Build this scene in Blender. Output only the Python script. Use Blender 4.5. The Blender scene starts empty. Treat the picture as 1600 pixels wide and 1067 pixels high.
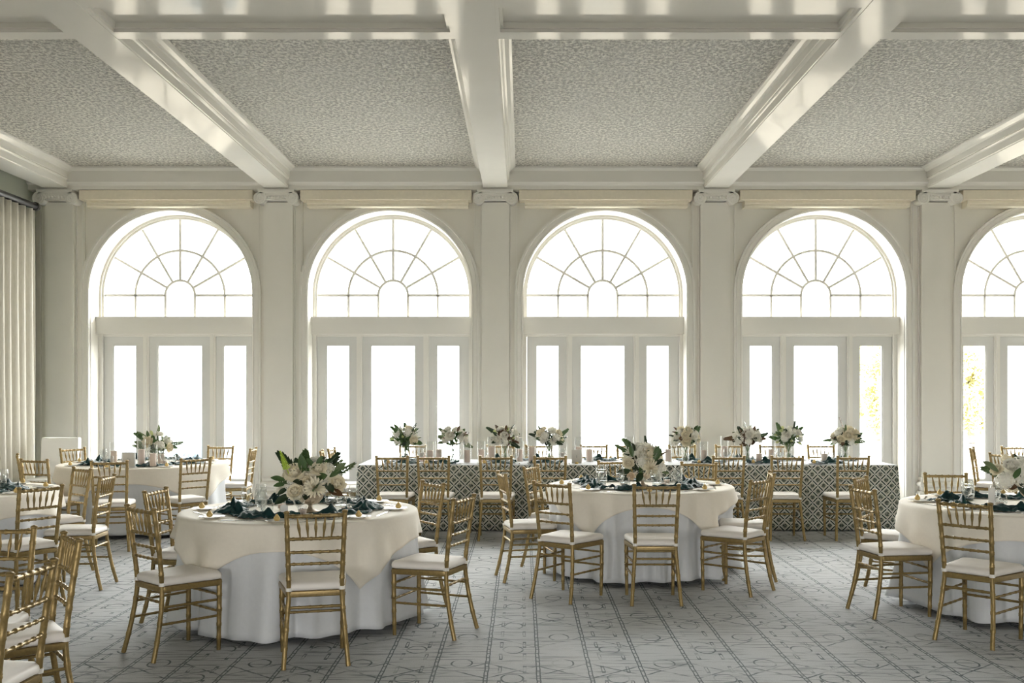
import bpy, math, random
from math import pi, sin, cos, atan2, sqrt, radians
from mathutils import Vector, Matrix, noise

# ------------------------------------------------------------------ camera, sky, exposure
scene = bpy.context.scene
COL = scene.collection
CAM_H, FPX, CX, CY = 1.62, 1600.0, 815.0, 610.0      # eye height, focal length and principal point in photo pixels
cam_data = bpy.data.cameras.new('camera')
cam_data.sensor_fit = 'HORIZONTAL'
cam_data.sensor_width = 36.0
cam_data.lens = 36.0 * FPX / 1600.0
cam_data.shift_x = -(CX - 800.0) / 1600.0
cam_data.shift_y = (CY - 533.5) / 1600.0
cam_data.clip_end = 500
cam = bpy.data.objects.new('camera', cam_data)
COL.objects.link(cam)
cam.location = (0, 0, CAM_H)
cam.rotation_euler = (pi / 2, 0, 0)
scene.camera = cam

world = bpy.data.worlds.new('overcast_sky')
scene.world = world
world.use_nodes = True
bg = world.node_tree.nodes['Background']
bg.inputs[0].default_value = (1.0, 0.99, 0.975, 1)
bg.inputs[1].default_value = 37.0

vs = scene.view_settings
vs.view_transform = 'Standard'
vs.look = 'None'
vs.gamma = 1.0
vs.use_curve_mapping = False
vs.exposure = 0.30
cy = scene.cycles
cy.use_denoising = True
cy.max_bounces = 12
cy.diffuse_bounces = 7
cy.glossy_bounces = 4
cy.transmission_bounces = 6
cy.transparent_max_bounces = 24
cy.sample_clamp_indirect = 4.0
cy.sample_clamp_direct = 8.0      # keeps thin glazing bars from washing out against the sky
cy.filter_width = 1.2
cy.caustics_reflective = False
cy.caustics_refractive = False

def portal(loc, rot, sx, sy):
    l = bpy.data.lights.new('window_daylight', 'AREA')
    l.shape = 'RECTANGLE'; l.size = sx; l.size_y = sy
    l.cycles.is_portal = True
    o = bpy.data.objects.new('window_daylight', l)
    o.location = loc; o.rotation_euler = rot
    COL.objects.link(o)

# ------------------------------------------------------------------ room measures (metres, y runs from the camera to the window wall)
WALL_Y, GLASS_Y, OUT_Y = 14.65, 15.05, 15.15
PILLARS = [-6.56, -3.45, -0.37, 2.74, 5.88, 9.0]
WINDOWS = [-5.01, -1.885, 1.19, 4.317, 7.45]
BEAM_Z, CEIL_Z = 4.47, 4.76
LEFT_X, RIGHT_X, REAR_Y = -6.95, 9.35, -5.0
ARCH_R, SPRING_Z = 1.165, 3.017
FAN_Z = 2.69

for xc in WINDOWS:
    portal((xc, OUT_Y + 0.03, 2.1), (-pi / 2, 0, 0), 2.3, 4.2)
FILL_OPENINGS = [-3.0, 2.0]  # invented openings in the unseen rear wall, added as soft fill light
for xc in FILL_OPENINGS:
    portal((xc, REAR_Y - 0.3, 1.6), (pi / 2, 0, 0), 1.0, 1.6)
SIDE_WINDOWS = []
for yc in SIDE_WINDOWS:
    portal((RIGHT_X + 0.3, yc, 1.9), (0, pi / 2, 0), 3.0, 1.6)

# ------------------------------------------------------------------ materials
MATS = {}
def new_mat(name):
    m = bpy.data.materials.new(name)
    m.use_nodes = True
    MATS[name] = m
    nt = m.node_tree
    return m, nt, nt.nodes['Principled BSDF']

def lnk(nt, a, b):
    nt.links.new(a, b)

class Sh:
    """small arithmetic helper over shader math nodes"""
    def __init__(s, nt): s.nt = nt
    def m(s, op, a, b=None, c=None):
        n = s.nt.nodes.new('ShaderNodeMath'); n.operation = op
        for i, v in enumerate((a, b, c)):
            if v is None: continue
            if isinstance(v, (int, float)): n.inputs[i].default_value = v
            else: s.nt.links.new(v, n.inputs[i])
        return n.outputs[0]
    def add(s, a, b): return s.m('ADD', a, b)
    def sub(s, a, b): return s.m('SUBTRACT', a, b)
    def mul(s, a, b): return s.m('MULTIPLY', a, b)
    def div(s, a, b): return s.m('DIVIDE', a, b)
    def frac(s, a): return s.m('FRACT', a)
    def abs(s, a): return s.m('ABSOLUTE', a)
    def lt(s, a, b): return s.m('LESS_THAN', a, b)
    def gt(s, a, b): return s.m('GREATER_THAN', a, b)
    def mx(s, a, b): return s.m('MAXIMUM', a, b)
    def mn(s, a, b): return s.m('MINIMUM', a, b)
    def sqrt(s, a): return s.m('SQRT', a)
    def length(s, a, b): return s.sqrt(s.add(s.mul(a, a), s.mul(b, b)))
    def ramp(s, v, lo, hi):
        n = s.nt.nodes.new('ShaderNodeMapRange'); n.clamp = True
        s.nt.links.new(v, n.inputs[0]); n.inputs[1].default_value = lo; n.inputs[2].default_value = hi
        return n.outputs[0]
    def noise(s, vec, scale, detail=2.0, rough=0.5):
        n = s.nt.nodes.new('ShaderNodeTexNoise')
        n.inputs['Scale'].default_value = scale; n.inputs['Detail'].default_value = detail
        n.inputs['Roughness'].default_value = rough
        if vec is not None: s.nt.links.new(vec, n.inputs['Vector'])
        return n.outputs[0]
    def mapping(s, vec, scale=(1, 1, 1), loc=(0, 0, 0)):
        n = s.nt.nodes.new('ShaderNodeMapping')
        n.inputs['Scale'].default_value = scale; n.inputs['Location'].default_value = loc
        s.nt.links.new(vec, n.inputs['Vector'])
        return n.outputs[0]
    def coord(s):
        n = s.nt.nodes.new('ShaderNodeTexCoord'); return n.outputs['Object']
    def xyz(s, vec):
        n = s.nt.nodes.new('ShaderNodeSeparateXYZ'); s.nt.links.new(vec, n.inputs[0]); return n.outputs
    def mix(s, f, a, b):
        n = s.nt.nodes.new('ShaderNodeMix'); n.data_type = 'RGBA'
        for sock, v in ((n.inputs[0], f), (n.inputs[6], a), (n.inputs[7], b)):
            if isinstance(v, (int, float)): sock.default_value = v
            elif isinstance(v, tuple): sock.default_value = (*v, 1)
            else: s.nt.links.new(v, sock)
        return n.outputs[2]
    def bump(s, h, strength, dist, bsdf):
        n = s.nt.nodes.new('ShaderNodeBump')
        n.inputs['Strength'].default_value = strength; n.inputs['Distance'].default_value = dist
        s.nt.links.new(h, n.inputs['Height']); s.nt.links.new(n.outputs[0], bsdf.inputs['Normal'])

def plain(name, col, rough=0.5, metal=0.0, spec=0.5, var=0.0, scale=8.0, bump=0.0, sheen=0.0):
    m, nt, b = new_mat(name)
    b.inputs['Base Color'].default_value = (*col, 1)
    b.inputs['Roughness'].default_value = rough
    b.inputs['Metallic'].default_value = metal
    b.inputs['Specular IOR Level'].default_value = spec
    if sheen: b.inputs['Sheen Weight'].default_value = sheen
    if var or bump:
        s = Sh(nt); c = s.coord(); n = s.noise(c, scale, 3.0)
        if var:
            d = tuple(max(0, v * (1 - var)) for v in col); e = tuple(min(1, v * (1 + var)) for v in col)
            lnk(nt, s.mix(s.ramp(n, 0.3, 0.7), d, e), b.inputs['Base Color'])
        if bump: s.bump(n, bump, 0.01, b)
    return m

plain('wall_paint', (0.75, 0.725, 0.665), 0.45, var=0.012, scale=3)
plain('trim_paint', (0.77, 0.75, 0.70), 0.32, var=0.01, scale=3)
plain('pelmet_fabric', (0.74, 0.68, 0.555), 0.7, var=0.03, scale=20)
plain('door_paint', (0.66, 0.655, 0.63), 0.35, var=0.01, scale=3)
plain('left_wall_paint', (0.40, 0.42, 0.35), 0.6, var=0.02, scale=3)
plain('gold_paint', (0.27, 0.19, 0.075), 0.36, metal=0.5, var=0.16, scale=60)
plain('cushion_vinyl', (0.86, 0.81, 0.76), 0.5, var=0.02, scale=12, bump=0.05)
plain('strap_cloth', (0.86, 0.83, 0.78), 0.7, var=0.03, scale=30)
plain('overlay_linen', (0.88, 0.82, 0.72), 0.75, var=0.015, scale=40, bump=0.06)
plain('cloth_white', (0.72, 0.735, 0.76), 0.75, var=0.015, scale=40, bump=0.06)
plain('napkin_satin', (0.005, 0.036, 0.036), 0.6, spec=0.35, var=0.35, scale=15)
plain('porcelain', (0.88, 0.87, 0.84), 0.15, var=0.01)
plain('gold_candy', (0.66, 0.47, 0.18), 0.4, metal=0.2, var=0.15, scale=50)
plain('silver', (0.62, 0.62, 0.62), 0.18, metal=1.0, var=0.05)
plain('tarnished_metal', (0.42, 0.36, 0.28), 0.35, metal=0.6, var=0.2, scale=30)
plain('candle_wax', (0.86, 0.69, 0.60), 0.5, var=0.03)
plain('card_white', (0.88, 0.86, 0.83), 0.7, var=0.01)
plain('card_grey', (0.60, 0.57, 0.52), 0.7, var=0.02)
plain('ink_black', (0.03, 0.03, 0.03), 0.6, var=0.02)
plain('wick_black', (0.02, 0.02, 0.02), 0.8, var=0.02)
plain('petal_cream', (0.86, 0.80, 0.64), 0.6, var=0.06, scale=30)
plain('petal_white', (0.88, 0.86, 0.78), 0.6, var=0.05, scale=30)
plain('petal_blush', (0.86, 0.74, 0.56), 0.6, var=0.06, scale=30)
plain('petal_green', (0.66, 0.70, 0.36), 0.6, var=0.1, scale=30)
plain('leaf_dark', (0.022, 0.045, 0.018), 0.35, var=0.3, scale=30)
plain('leaf_mid', (0.06, 0.115, 0.035), 0.4, var=0.3, scale=30)
plain('leaf_olive', (0.14, 0.19, 0.085), 0.5, var=0.25, scale=30)
plain('leaf_brown', (0.10, 0.05, 0.02), 0.45, var=0.3, scale=30)
plain('fern_lime', (0.42, 0.58, 0.05), 0.5, var=0.15, scale=30)
plain('stem_green', (0.10, 0.16, 0.05), 0.5, var=0.2, scale=30)
plain('black_metal', (0.008, 0.0075, 0.007), 0.5, metal=0.0, var=0.1)
plain('table_wood', (0.35, 0.25, 0.15), 0.5, var=0.1)
plain('slipcover', (0.88, 0.87, 0.84), 0.8, var=0.01, bump=0.1)
plain('deck_stone', (0.19, 0.19, 0.184), 0.7, var=0.04, scale=2)
plain('patio_white', (0.75, 0.76, 0.78), 0.4, var=0.02)
plain('patio_grey', (0.30, 0.33, 0.36), 0.4, var=0.05)
plain('patio_blue', (0.12, 0.17, 0.24), 0.6, var=0.05)
plain('bark', (0.18, 0.13, 0.09), 0.8, var=0.3)
plain('shell_paint', (0.80, 0.77, 0.69), 0.6, var=0.01)
plain('chrome', (0.7, 0.68, 0.62), 0.2, metal=1.0, var=0.02)

def translucent_leaf(name, col):
    m, nt, b = new_mat(name)
    b.inputs['Roughness'].default_value = 0.5
    s = Sh(nt); n = s.noise(s.coord(), 1.5, 3.0)
    c = s.mix(s.ramp(n, 0.3, 0.7), tuple(v * 0.8 for v in col), col)
    lnk(nt, c, b.inputs['Base Color'])
    t = nt.nodes.new('ShaderNodeBsdfTranslucent'); lnk(nt, c, t.inputs[0])
    mx = nt.nodes.new('ShaderNodeMixShader'); mx.inputs[0].default_value = 0.5
    lnk(nt, b.outputs[0], mx.inputs[1]); lnk(nt, t.outputs[0], mx.inputs[2])
    lnk(nt, mx.outputs[0], nt.nodes['Material Output'].inputs[0])
translucent_leaf('tree_leaf', (0.84, 0.81, 0.50))

def beam_mat():
    """cream paint under a soft constant varnish sheen"""
    m, nt, b = new_mat('beam_gloss_paint')
    s = Sh(nt); n = s.noise(s.coord(), 2.0, 3.0)
    lnk(nt, s.mix(s.ramp(n, 0.3, 0.7), (0.72, 0.70, 0.65), (0.75, 0.73, 0.68)), b.inputs['Base Color'])
    b.inputs['Roughness'].default_value = 0.6; b.inputs['Specular IOR Level'].default_value = 0.0
    g = nt.nodes.new('ShaderNodeBsdfGlossy'); g.inputs['Roughness'].default_value = 0.10; g.inputs[0].default_value = (1.0, 0.90, 0.76, 1)
    mx = nt.nodes.new('ShaderNodeMixShader'); mx.inputs[0].default_value = 0.085
    lnk(nt, b.outputs[0], mx.inputs[1]); lnk(nt, g.outputs[0], mx.inputs[2])
    lnk(nt, mx.outputs[0], nt.nodes['Material Output'].inputs[0])
beam_mat()

def curtain_mat():
    m, nt, b = new_mat('curtain_linen')
    s = Sh(nt); n = s.noise(s.mapping(s.coord(), (30, 30, 3)), 4.0, 2.0)
    c = s.mix(s.ramp(n, 0.3, 0.7), (0.74, 0.71, 0.63), (0.84, 0.81, 0.73))
    lnk(nt, c, b.inputs['Base Color']); b.inputs['Roughness'].default_value = 0.85
    t = nt.nodes.new('ShaderNodeBsdfTranslucent'); lnk(nt, c, t.inputs[0])
    mx = nt.nodes.new('ShaderNodeMixShader'); mx.inputs[0].default_value = 0.25
    lnk(nt, b.outputs[0], mx.inputs[1]); lnk(nt, t.outputs[0], mx.inputs[2])
    lnk(nt, mx.outputs[0], nt.nodes['Material Output'].inputs[0])
curtain_mat()

def glass_mat(name, tint, ior, extra=0.0):
    """thin clear glass: transparent with a fresnel reflection"""
    m = bpy.data.materials.new(name); m.use_nodes = True; MATS[name] = m
    nt = m.node_tree; nt.nodes.clear()
    out = nt.nodes.new('ShaderNodeOutputMaterial')
    tr = nt.nodes.new('ShaderNodeBsdfTransparent'); tr.inputs[0].default_value = (*tint, 1)
    gl = nt.nodes.new('ShaderNodeBsdfGlossy'); gl.inputs['Roughness'].default_value = 0.06
    gl.inputs[0].default_value = (0.95, 0.95, 0.95, 1)
    fr = nt.nodes.new('ShaderNodeLayerWeight'); fr.inputs[0].default_value = ior
    s = Sh(nt); f = s.m('MINIMUM', s.add(s.mul(fr.outputs['Facing'], s.mul(fr.outputs['Facing'], 0.55)), extra), 0.8)
    mx = nt.nodes.new('ShaderNodeMixShader')
    lnk(nt, f, mx.inputs[0]); lnk(nt, tr.outputs[0], mx.inputs[1]); lnk(nt, gl.outputs[0], mx.inputs[2])
    lnk(nt, mx.outputs[0], out.inputs[0])
glass_mat('pane_glass', (0.97, 0.98, 0.97), 0.35, 0.02)
glass_mat('table_glass', (0.98, 0.985, 0.985), 0.5, 0.03)
glass_mat('water', (0.965, 0.975, 0.975), 0.5, 0.03)

def ceiling_mat():
    m, nt, b = new_mat('ceiling_plaster')
    s = Sh(nt); c = s.coord()
    w = s.mapping(c, (1.0, 0.72, 1.0))
    n1 = s.noise(w, 29.0, 4.0, 0.66)
    n2 = s.noise(c, 1.2, 2.0)
    h = s.ramp(n1, 0.42, 0.58)
    col = s.mix(h, (0.36, 0.345, 0.30), (0.82, 0.79, 0.71))  # shading of the plaster relief painted into the colour, dark in the hollows
    col2 = s.mix(s.mul(s.ramp(n2, 0.35, 0.7), 0.25), col, (0.62, 0.60, 0.54))
    lnk(nt, col2, b.inputs['Base Color'])
    b.inputs['Roughness'].default_value = 0.75
    s.bump(h, 1.0, 0.016, b)
ceiling_mat()

def carpet_mat():
    m, nt, b = new_mat('carpet')
    s = Sh(nt); c = s.coord()
    nd = nt.nodes.new('ShaderNodeTexNoise'); nd.inputs['Scale'].default_value = 9.0; nd.inputs['Detail'].default_value = 2.0
    lnk(nt, c, nd.inputs['Vector'])
    dx, dy, _ = s.xyz(nd.outputs['Color'])
    X, Y, Z = s.xyz(c)
    x = s.add(X, s.mul(s.sub(dx, 0.5), 0.012)); y = s.add(Y, s.mul(s.sub(dy, 0.5), 0.03))
    P = 0.30
    q = s.div(s.sub(x, 0.096), P)
    u = s.frac(q)
    par = s.gt(s.frac(s.mul(s.m('FLOOR', q), 0.5)), 0.25)
    du = s.mul(s.mn(u, s.sub(1.0, u)), P)
    # ladder lines
    lines = s.lt(s.abs(s.sub(du, 0.010)), 0.0035)
    rung = s.mul(s.lt(du, 0.010), s.lt(s.frac(s.div(y, 0.10)), 0.22))
    # ovals
    v = s.frac(s.add(s.div(y, 0.64), s.mul(par, 0.5)))
    ex = s.div(s.mul(s.sub(u, 0.5), P), 0.062); ey = s.div(s.mul(s.sub(v, 0.5), 0.64), 0.085)
    ring = s.lt(s.abs(s.sub(s.length(ex, ey), 1.0)), 0.085)
    # long zigzag
    tri = s.abs(s.sub(s.frac(s.mul(q, 0.5)), 0.5))
    zz = s.frac(s.div(s.add(y, s.mul(tri, 0.52)), 0.64))
    zig = s.lt(s.abs(s.sub(zz, 0.5)), 0.012)
    zz2 = s.frac(s.div(s.sub(y, s.mul(tri, 0.52)), 1.28))
    zig2 = s.lt(s.abs(s.sub(zz2, 0.5)), 0.007)
    # little rectangles in every second strip
    rx = s.div(s.abs(s.sub(s.abs(s.sub(u, 0.5)), 0.24)), 0.036)
    ry = s.div(s.abs(s.sub(s.frac(s.div(y, 0.29)), 0.5)), 0.26)
    rm = s.mx(rx, ry)
    rect = s.mul(s.mul(s.lt(rm, 1.0), s.gt(rm, 0.55)), par)
    # cross-wise streaks of the weave
    st = s.noise(s.mapping(c, (1.3, 15.0, 1.0)), 2.2, 3.0, 0.65)
    streak = s.mul(s.ramp(st, 0.53, 0.62), 0.62)
    brk = s.ramp(s.noise(c, 7.0, 2.0), 0.40, 0.56)
    pat = s.mx(s.mul(s.mx(s.mx(ring, zig), s.mx(zig2, rect)), s.add(s.mul(brk, 0.75), 0.2)), s.mx(s.mx(s.mul(lines, 0.95), s.mul(rung, 0.75)), streak))
    fine = s.noise(c, 160.0, 2.0, 0.7)
    base = s.mix(s.ramp(fine, 0.3, 0.7), (0.44, 0.45, 0.465), (0.62, 0.62, 0.625))
    big = s.noise(c, 0.9, 2.0)
    base = s.mix(s.mul(s.ramp(big, 0.35, 0.65), 0.3), base, (0.47, 0.51, 0.545))
    col = s.mix(s.mul(pat, 0.88), base, (0.06, 0.08, 0.09))
    lnk(nt, col, b.inputs['Base Color'])
    b.inputs['Roughness'].default_value = 0.9
    b.inputs['Specular IOR Level'].default_value = 0.25
    s.bump(fine, 0.4, 0.004, b)
carpet_mat()

def print_mat():
    """beige cloth printed with a dark green diamond lattice and a flower in each diamond"""
    m, nt, b = new_mat('lattice_print')
    s = Sh(nt); c = s.coord(); X, Y, Z = s.xyz(c)
    h = s.add(X, Y); p = 0.131
    u = s.sub(s.frac(s.div(s.add(h, Z), p)), 0.5); v = s.sub(s.frac(s.div(s.sub(h, Z), p)), 0.5)
    eu = s.sub(0.5, s.abs(u)); ev = s.sub(0.5, s.abs(v))
    e = s.mn(eu, ev); far = s.mx(eu, ev)
    bar = s.mul(s.lt(e, 0.075), s.gt(far, 0.13))
    node = s.lt(far, 0.065)
    white = s.mul(s.lt(e, 0.16), s.sub(1.0, s.mx(bar, node)))
    r = s.length(u, v)
    # four petals plus a centre
    pet = s.lt(s.add(s.mul(s.abs(u), s.abs(v)), 0.0), 0.0075)
    blob = s.length(s.div(s.sub(s.abs(u), 0.12), 0.10), s.div(s.sub(s.abs(v), 0.12), 0.10))
    petals = s.mul(s.lt(blob, 1.0), s.gt(s.noise(c, 70.0, 1.0), 0.42))
    core = s.mx(s.lt(r, 0.07), s.mul(s.mul(pet, s.lt(r, 0.27)), s.gt(r, 0.12)))
    dark = s.mx(s.mx(bar, node), s.mx(petals, core))
    ground = s.mix(s.ramp(s.noise(c, 60, 2.0), 0.3, 0.7), (0.50, 0.50, 0.42), (0.60, 0.60, 0.52))
    col = s.mix(white, ground, (0.80, 0.80, 0.75))
    col = s.mix(dark, col, (0.030, 0.048, 0.038))
    lnk(nt, col, b.inputs['Base Color'])
    b.inputs['Roughness'].default_value = 0.75
print_mat()

# ------------------------------------------------------------------ mesh building
class MB:
    def __init__(s): s.v = []; s.f = []
    def box(s, x0, x1, y0, y1, z0, z1):
        i = len(s.v)
        s.v += [(x0, y0, z0), (x1, y0, z0), (x1, y1, z0), (x0, y1, z0), (x0, y0, z1), (x1, y0, z1), (x1, y1, z1), (x0, y1, z1)]
        s.f += [tuple(i + k for k in q) for q in ((0, 3, 2, 1), (4, 5, 6, 7), (0, 1, 5, 4), (1, 2, 6, 5), (2, 3, 7, 6), (3, 0, 4, 7))]
        return s
    def prism(s, pts, y0, y1):
        """polygon in x,z extruded along y"""
        i = len(s.v); n = len(pts)
        s.v += [(x, y0, z) for x, z in pts] + [(x, y1, z) for x, z in pts]
        s.f.append(tuple(i + k for k in range(n))); s.f.append(tuple(i + n + k for k in reversed(range(n))))
        for k in range(n):
            j = (k + 1) % n
            s.f.append((i + j, i + k, i + n + k, i + n + j))
        return s
    def slab(s, pts, z0, z1):
        i = len(s.v); n = len(pts)
        s.v += [(x, y, z0) for x, y in pts] + [(x, y, z1) for x, y in pts]
        s.f.append(tuple(i + k for k in reversed(range(n)))); s.f.append(tuple(i + n + k for k in range(n)))
        for k in range(n):
            j = (k + 1) % n
            s.f.append((i + k, i + j, i + n + j, i + n + k))
        return s
    def lathe(s, prof, seg=16, o=(0, 0, 0), axis='z', flute=None, cap=True):
        i = len(s.v); n = len(prof)
        for r, z in prof:
            for k in range(seg):
                a = 2 * pi * k / seg
                rr = r * (1 + flute[0] * cos(flute[1] * a)) if flute else r
                if axis == 'z': s.v.append((o[0] + rr * cos(a), o[1] + rr * sin(a), o[2] + z))
                elif axis == 'y': s.v.append((o[0] + rr * cos(a), o[1] + z, o[2] + rr * sin(a)))
                else: s.v.append((o[0] + z, o[1] + rr * cos(a), o[2] + rr * sin(a)))
        for j in range(n - 1):
            for k in range(seg):
                k2 = (k + 1) % seg
                s.f.append((i + j * seg + k, i + j * seg + k2, i + (j + 1) * seg + k2, i + (j + 1) * seg + k))
        if cap:
            s.f.append(tuple(i + k for k in reversed(range(seg))))
            s.f.append(tuple(i + (n - 1) * seg + k for k in range(seg)))
        return s
    def tube(s, pts, rad, seg=8, cap=True):
        """round tube along points; rad is a number or one per point"""
        i = len(s.v); n = len(pts); P = [Vector(p) for p in pts]
        ref = None
        for j in range(n):
            t = (P[min(j + 1, n - 1)] - P[max(j - 1, 0)])
            if t.length < 1e-9: t = P[min(j + 1, n - 1)] - P[0]
            t.normalize()
            if ref is None:
                ref = Vector((0, 0, 1)) if abs(t.z) < 0.9 else Vector((1, 0, 0))
            a = t.cross(ref)
            if a.length < 1e-6: a = t.cross(Vector((0, 1, 0)))
            a.normalize(); b_ = t.cross(a); ref = a.cross(t)
            r = rad if isinstance(rad, (int, float)) else rad[j]
            for k in range(seg):
                th = 2 * pi * k / seg
                s.v.append(tuple(P[j] + a * (r * cos(th)) + b_ * (r * sin(th))))
        for j in range(n - 1):
            for k in range(seg):
                k2 = (k + 1) % seg
                s.f.append((i + j * seg + k, i + (j + 1) * seg + k, i + (j + 1) * seg + k2, i + j * seg + k2))
        if cap:
            s.f.append(tuple(i + k for k in range(seg)))
            s.f.append(tuple(i + (n - 1) * seg + k for k in reversed(range(seg))))
        return s
    def grid(s, fn, nu, nv, wrapv=False):
        i = len(s.v); cols = nv if wrapv else nv + 1
        for a in range(nu + 1):
            for b_ in range(cols):
                s.v.append(tuple(fn(a / nu, b_ / nv)))
        for a in range(nu):
            for b_ in range(nv):
                b2 = (b_ + 1) % cols
                s.f.append((i + a * cols + b_, i + (a + 1) * cols + b_, i + (a + 1) * cols + b2, i + a * cols + b2))
        return s
    def sweep(s, sections, closed_profile=True):
        """list of equal-length point rings joined in order, ends capped"""
        i = len(s.v); n = len(sections[0])
        for sec in sections: s.v += [tuple(p) for p in sec]
        for j in range(len(sections) - 1):
            for k in range(n):
                k2 = (k + 1) % n
                s.f.append((i + j * n + k, i + j * n + k2, i + (j + 1) * n + k2, i + (j + 1) * n + k))
        s.f.append(tuple(i + k for k in reversed(range(n))))
        m_ = (len(sections) - 1) * n
        s.f.append(tuple(i + m_ + k for k in range(n)))
        return s
    def mesh(s, name, smooth=False, flat_from=None):
        me = bpy.data.meshes.new(name)
        me.from_pydata(s.v, [], s.f)
        me.validate(); me.update()
        if smooth:
            for p in me.polygons: p.use_smooth = True
        return me
    def build(s, name, mat, parent=None, smooth=False, angle=None):
        me = s.mesh(name, smooth)
        me.materials.append(MATS[mat])
        if angle:
            import bmesh
            bm = bmesh.new(); bm.from_mesh(me)
            bmesh.ops.recalc_face_normals(bm, faces=bm.faces)
            for e in bm.edges:
                if len(e.link_faces) == 2 and e.calc_face_angle(0) > radians(angle): e.smooth = False
            bm.to_mesh(me); bm.free()
        return put(name, me, parent)

def put(name, me, parent=None):
    o = bpy.data.objects.new(name, me)
    COL.objects.link(o)
    if parent is not None: o.parent = parent
    return o

def tag(o, label, cat, group=None, kind=None):
    o['label'] = label; o['category'] = cat
    if group: o['group'] = group
    if kind: o['kind'] = kind
    return o

def thing(name, label, cat, loc=(0, 0, 0), rz=0.0, group=None, kind=None):
    o = bpy.data.objects.new(name, None); COL.objects.link(o)
    o.empty_display_size = 0.1
    o.location = loc; o.rotation_euler = (0, 0, rz)
    return tag(o, label, cat, group, kind)

def copy_tree(o, parent=None):
    c = o.copy(); COL.objects.link(c)
    c.parent = parent
    for ch in o.children: copy_tree(ch, c)
    return c

def drop_tree(o):
    for ch in list(o.children): drop_tree(ch)
    bpy.data.objects.remove(o)

def solidify(o, t, off=-1):
    md = o.modifiers.new('thickness', 'SOLIDIFY'); md.thickness = t; md.offset = off
    return o

def P(px, py, d):
    """photo pixel at distance d -> world point"""
    return Vector(((px - CX) * d / FPX, d, CAM_H - (py - CY) * d / FPX))

R = random.Random(7)

# ------------------------------------------------------------------ room shell
def arch_points(xc, r, z0, zs, n=40):
    pts = [(xc - r, z0), (xc - r, zs)]
    for k in range(1, n): a = pi - pi * k / n; pts.append((xc + r * cos(a), zs + r * sin(a)))
    return pts + [(xc + r, zs), (xc + r, z0)]

def arched_wall(m, bays, y0, y1, ztop, r, zs, z0=0.0):
    for xa, xb, xc in bays:
        inner = [(xc - r, z0), (xc - r, zs)]; outer = [(xa, z0), (xa, zs)]
        ca = [atan2(ztop - zs, xb - xc), atan2(ztop - zs, xa - xc)]
        angs = sorted([pi * k / 40 for k in range(1, 40)] + ca, reverse=True)
        for a in angs:
            inner.append((xc + r * cos(a), zs + r * sin(a)))
            t = 1e9
            if cos(a) > 1e-6: t = min(t, (xb - xc) / cos(a))
            if cos(a) < -1e-6: t = min(t, (xa - xc) / cos(a))
            if sin(a) > 1e-6: t = min(t, (ztop - zs) / sin(a))
            outer.append((xc + t * cos(a), zs + t * sin(a)))
        inner += [(xc + r, zs), (xc + r, z0)]; outer += [(xb, zs), (xb, z0)]
        i = len(m.v); n = len(inner)
        m.v += [(x, y0, z) for x, z in inner] + [(x, y0, z) for x, z in outer] + [(x, y1, z) for x, z in inner] + [(x, y1, z) for x, z in outer]
        for k in range(n - 1):
            m.f += [(i + k, i + k + 1, i + n + k + 1, i + n + k), (i + 2 * n + k, i + 3 * n + k, i + 3 * n + k + 1, i + 2 * n + k + 1),
                    (i + k + 1, i + k, i + 2 * n + k, i + 2 * n + k + 1)]
        m.f += [(i + n, i + n - 1 + n, i + 3 * n + n - 1, i + 3 * n)] if False else []

fl = MB().box(LEFT_X - 0.2, RIGHT_X + 0.2, REAR_Y - 0.2, OUT_Y, -0.12, 0.0).build('floor', 'carpet')
tag(fl, 'grey blue carpet with drawn line pattern across the hall', 'floor', kind='structure')

wm = MB()
edges = [LEFT_X] + [(WINDOWS[i] + WINDOWS[i + 1]) / 2 for i in range(4)] + [RIGHT_X]
arched_wall(wm, [(edges[i], edges[i + 1], WINDOWS[i]) for i in range(5)], WALL_Y, OUT_Y, CEIL_Z + 0.05, ARCH_R, SPRING_Z)
wall_front = wm.build('wall_front', 'wall_paint')
tag(wall_front, 'cream panelled wall with five arched openings and pilasters', 'wall', kind='structure')

# left wall
lw = MB().box(LEFT_X - 0.15, LEFT_X, REAR_Y - 0.2, OUT_Y, 0, CEIL_Z + 0.05).build('wall_left', 'left_wall_paint')
tag(lw, 'grey green side wall behind the curtain', 'wall', kind='structure')
# right wall, out of the picture
rm = MB(); ys = [REAR_Y - 0.2] + sum([[yc - 0.8, yc + 0.8] for yc in SIDE_WINDOWS], []) + [OUT_Y]
for k in range(0, len(ys), 2): rm.box(RIGHT_X, RIGHT_X + 0.2, ys[k], ys[k + 1], 0, CEIL_Z + 0.05)
for yc in SIDE_WINDOWS:
    rm.box(RIGHT_X, RIGHT_X + 0.2, yc - 0.8, yc + 0.8, 0, 0.4); rm.box(RIGHT_X, RIGHT_X + 0.2, yc - 0.8, yc + 0.8, 3.4, CEIL_Z + 0.05)
rw = rm.build('wall_right', 'shell_paint')
tag(rw, 'cream side wall with tall windows outside the picture', 'wall', kind='structure')
bm_ = MB(); xs = [LEFT_X - 0.15] + sum([[xc - 0.5, xc + 0.5] for xc in FILL_OPENINGS], []) + [RIGHT_X + 0.2]
for k in range(0, len(xs), 2): bm_.box(xs[k], xs[k + 1], REAR_Y - 0.2, REAR_Y, 0, CEIL_Z + 0.05)
for xc in FILL_OPENINGS:
    bm_.box(xc - 0.5, xc + 0.5, REAR_Y - 0.2, REAR_Y, 0, 0.8); bm_.box(xc - 0.5, xc + 0.5, REAR_Y - 0.2, REAR_Y, 2.4, CEIL_Z + 0.05)
bw = bm_.build('wall_rear', 'shell_paint')
tag(bw, 'cream rear wall with tall windows behind the viewer', 'wall', kind='structure')

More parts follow.
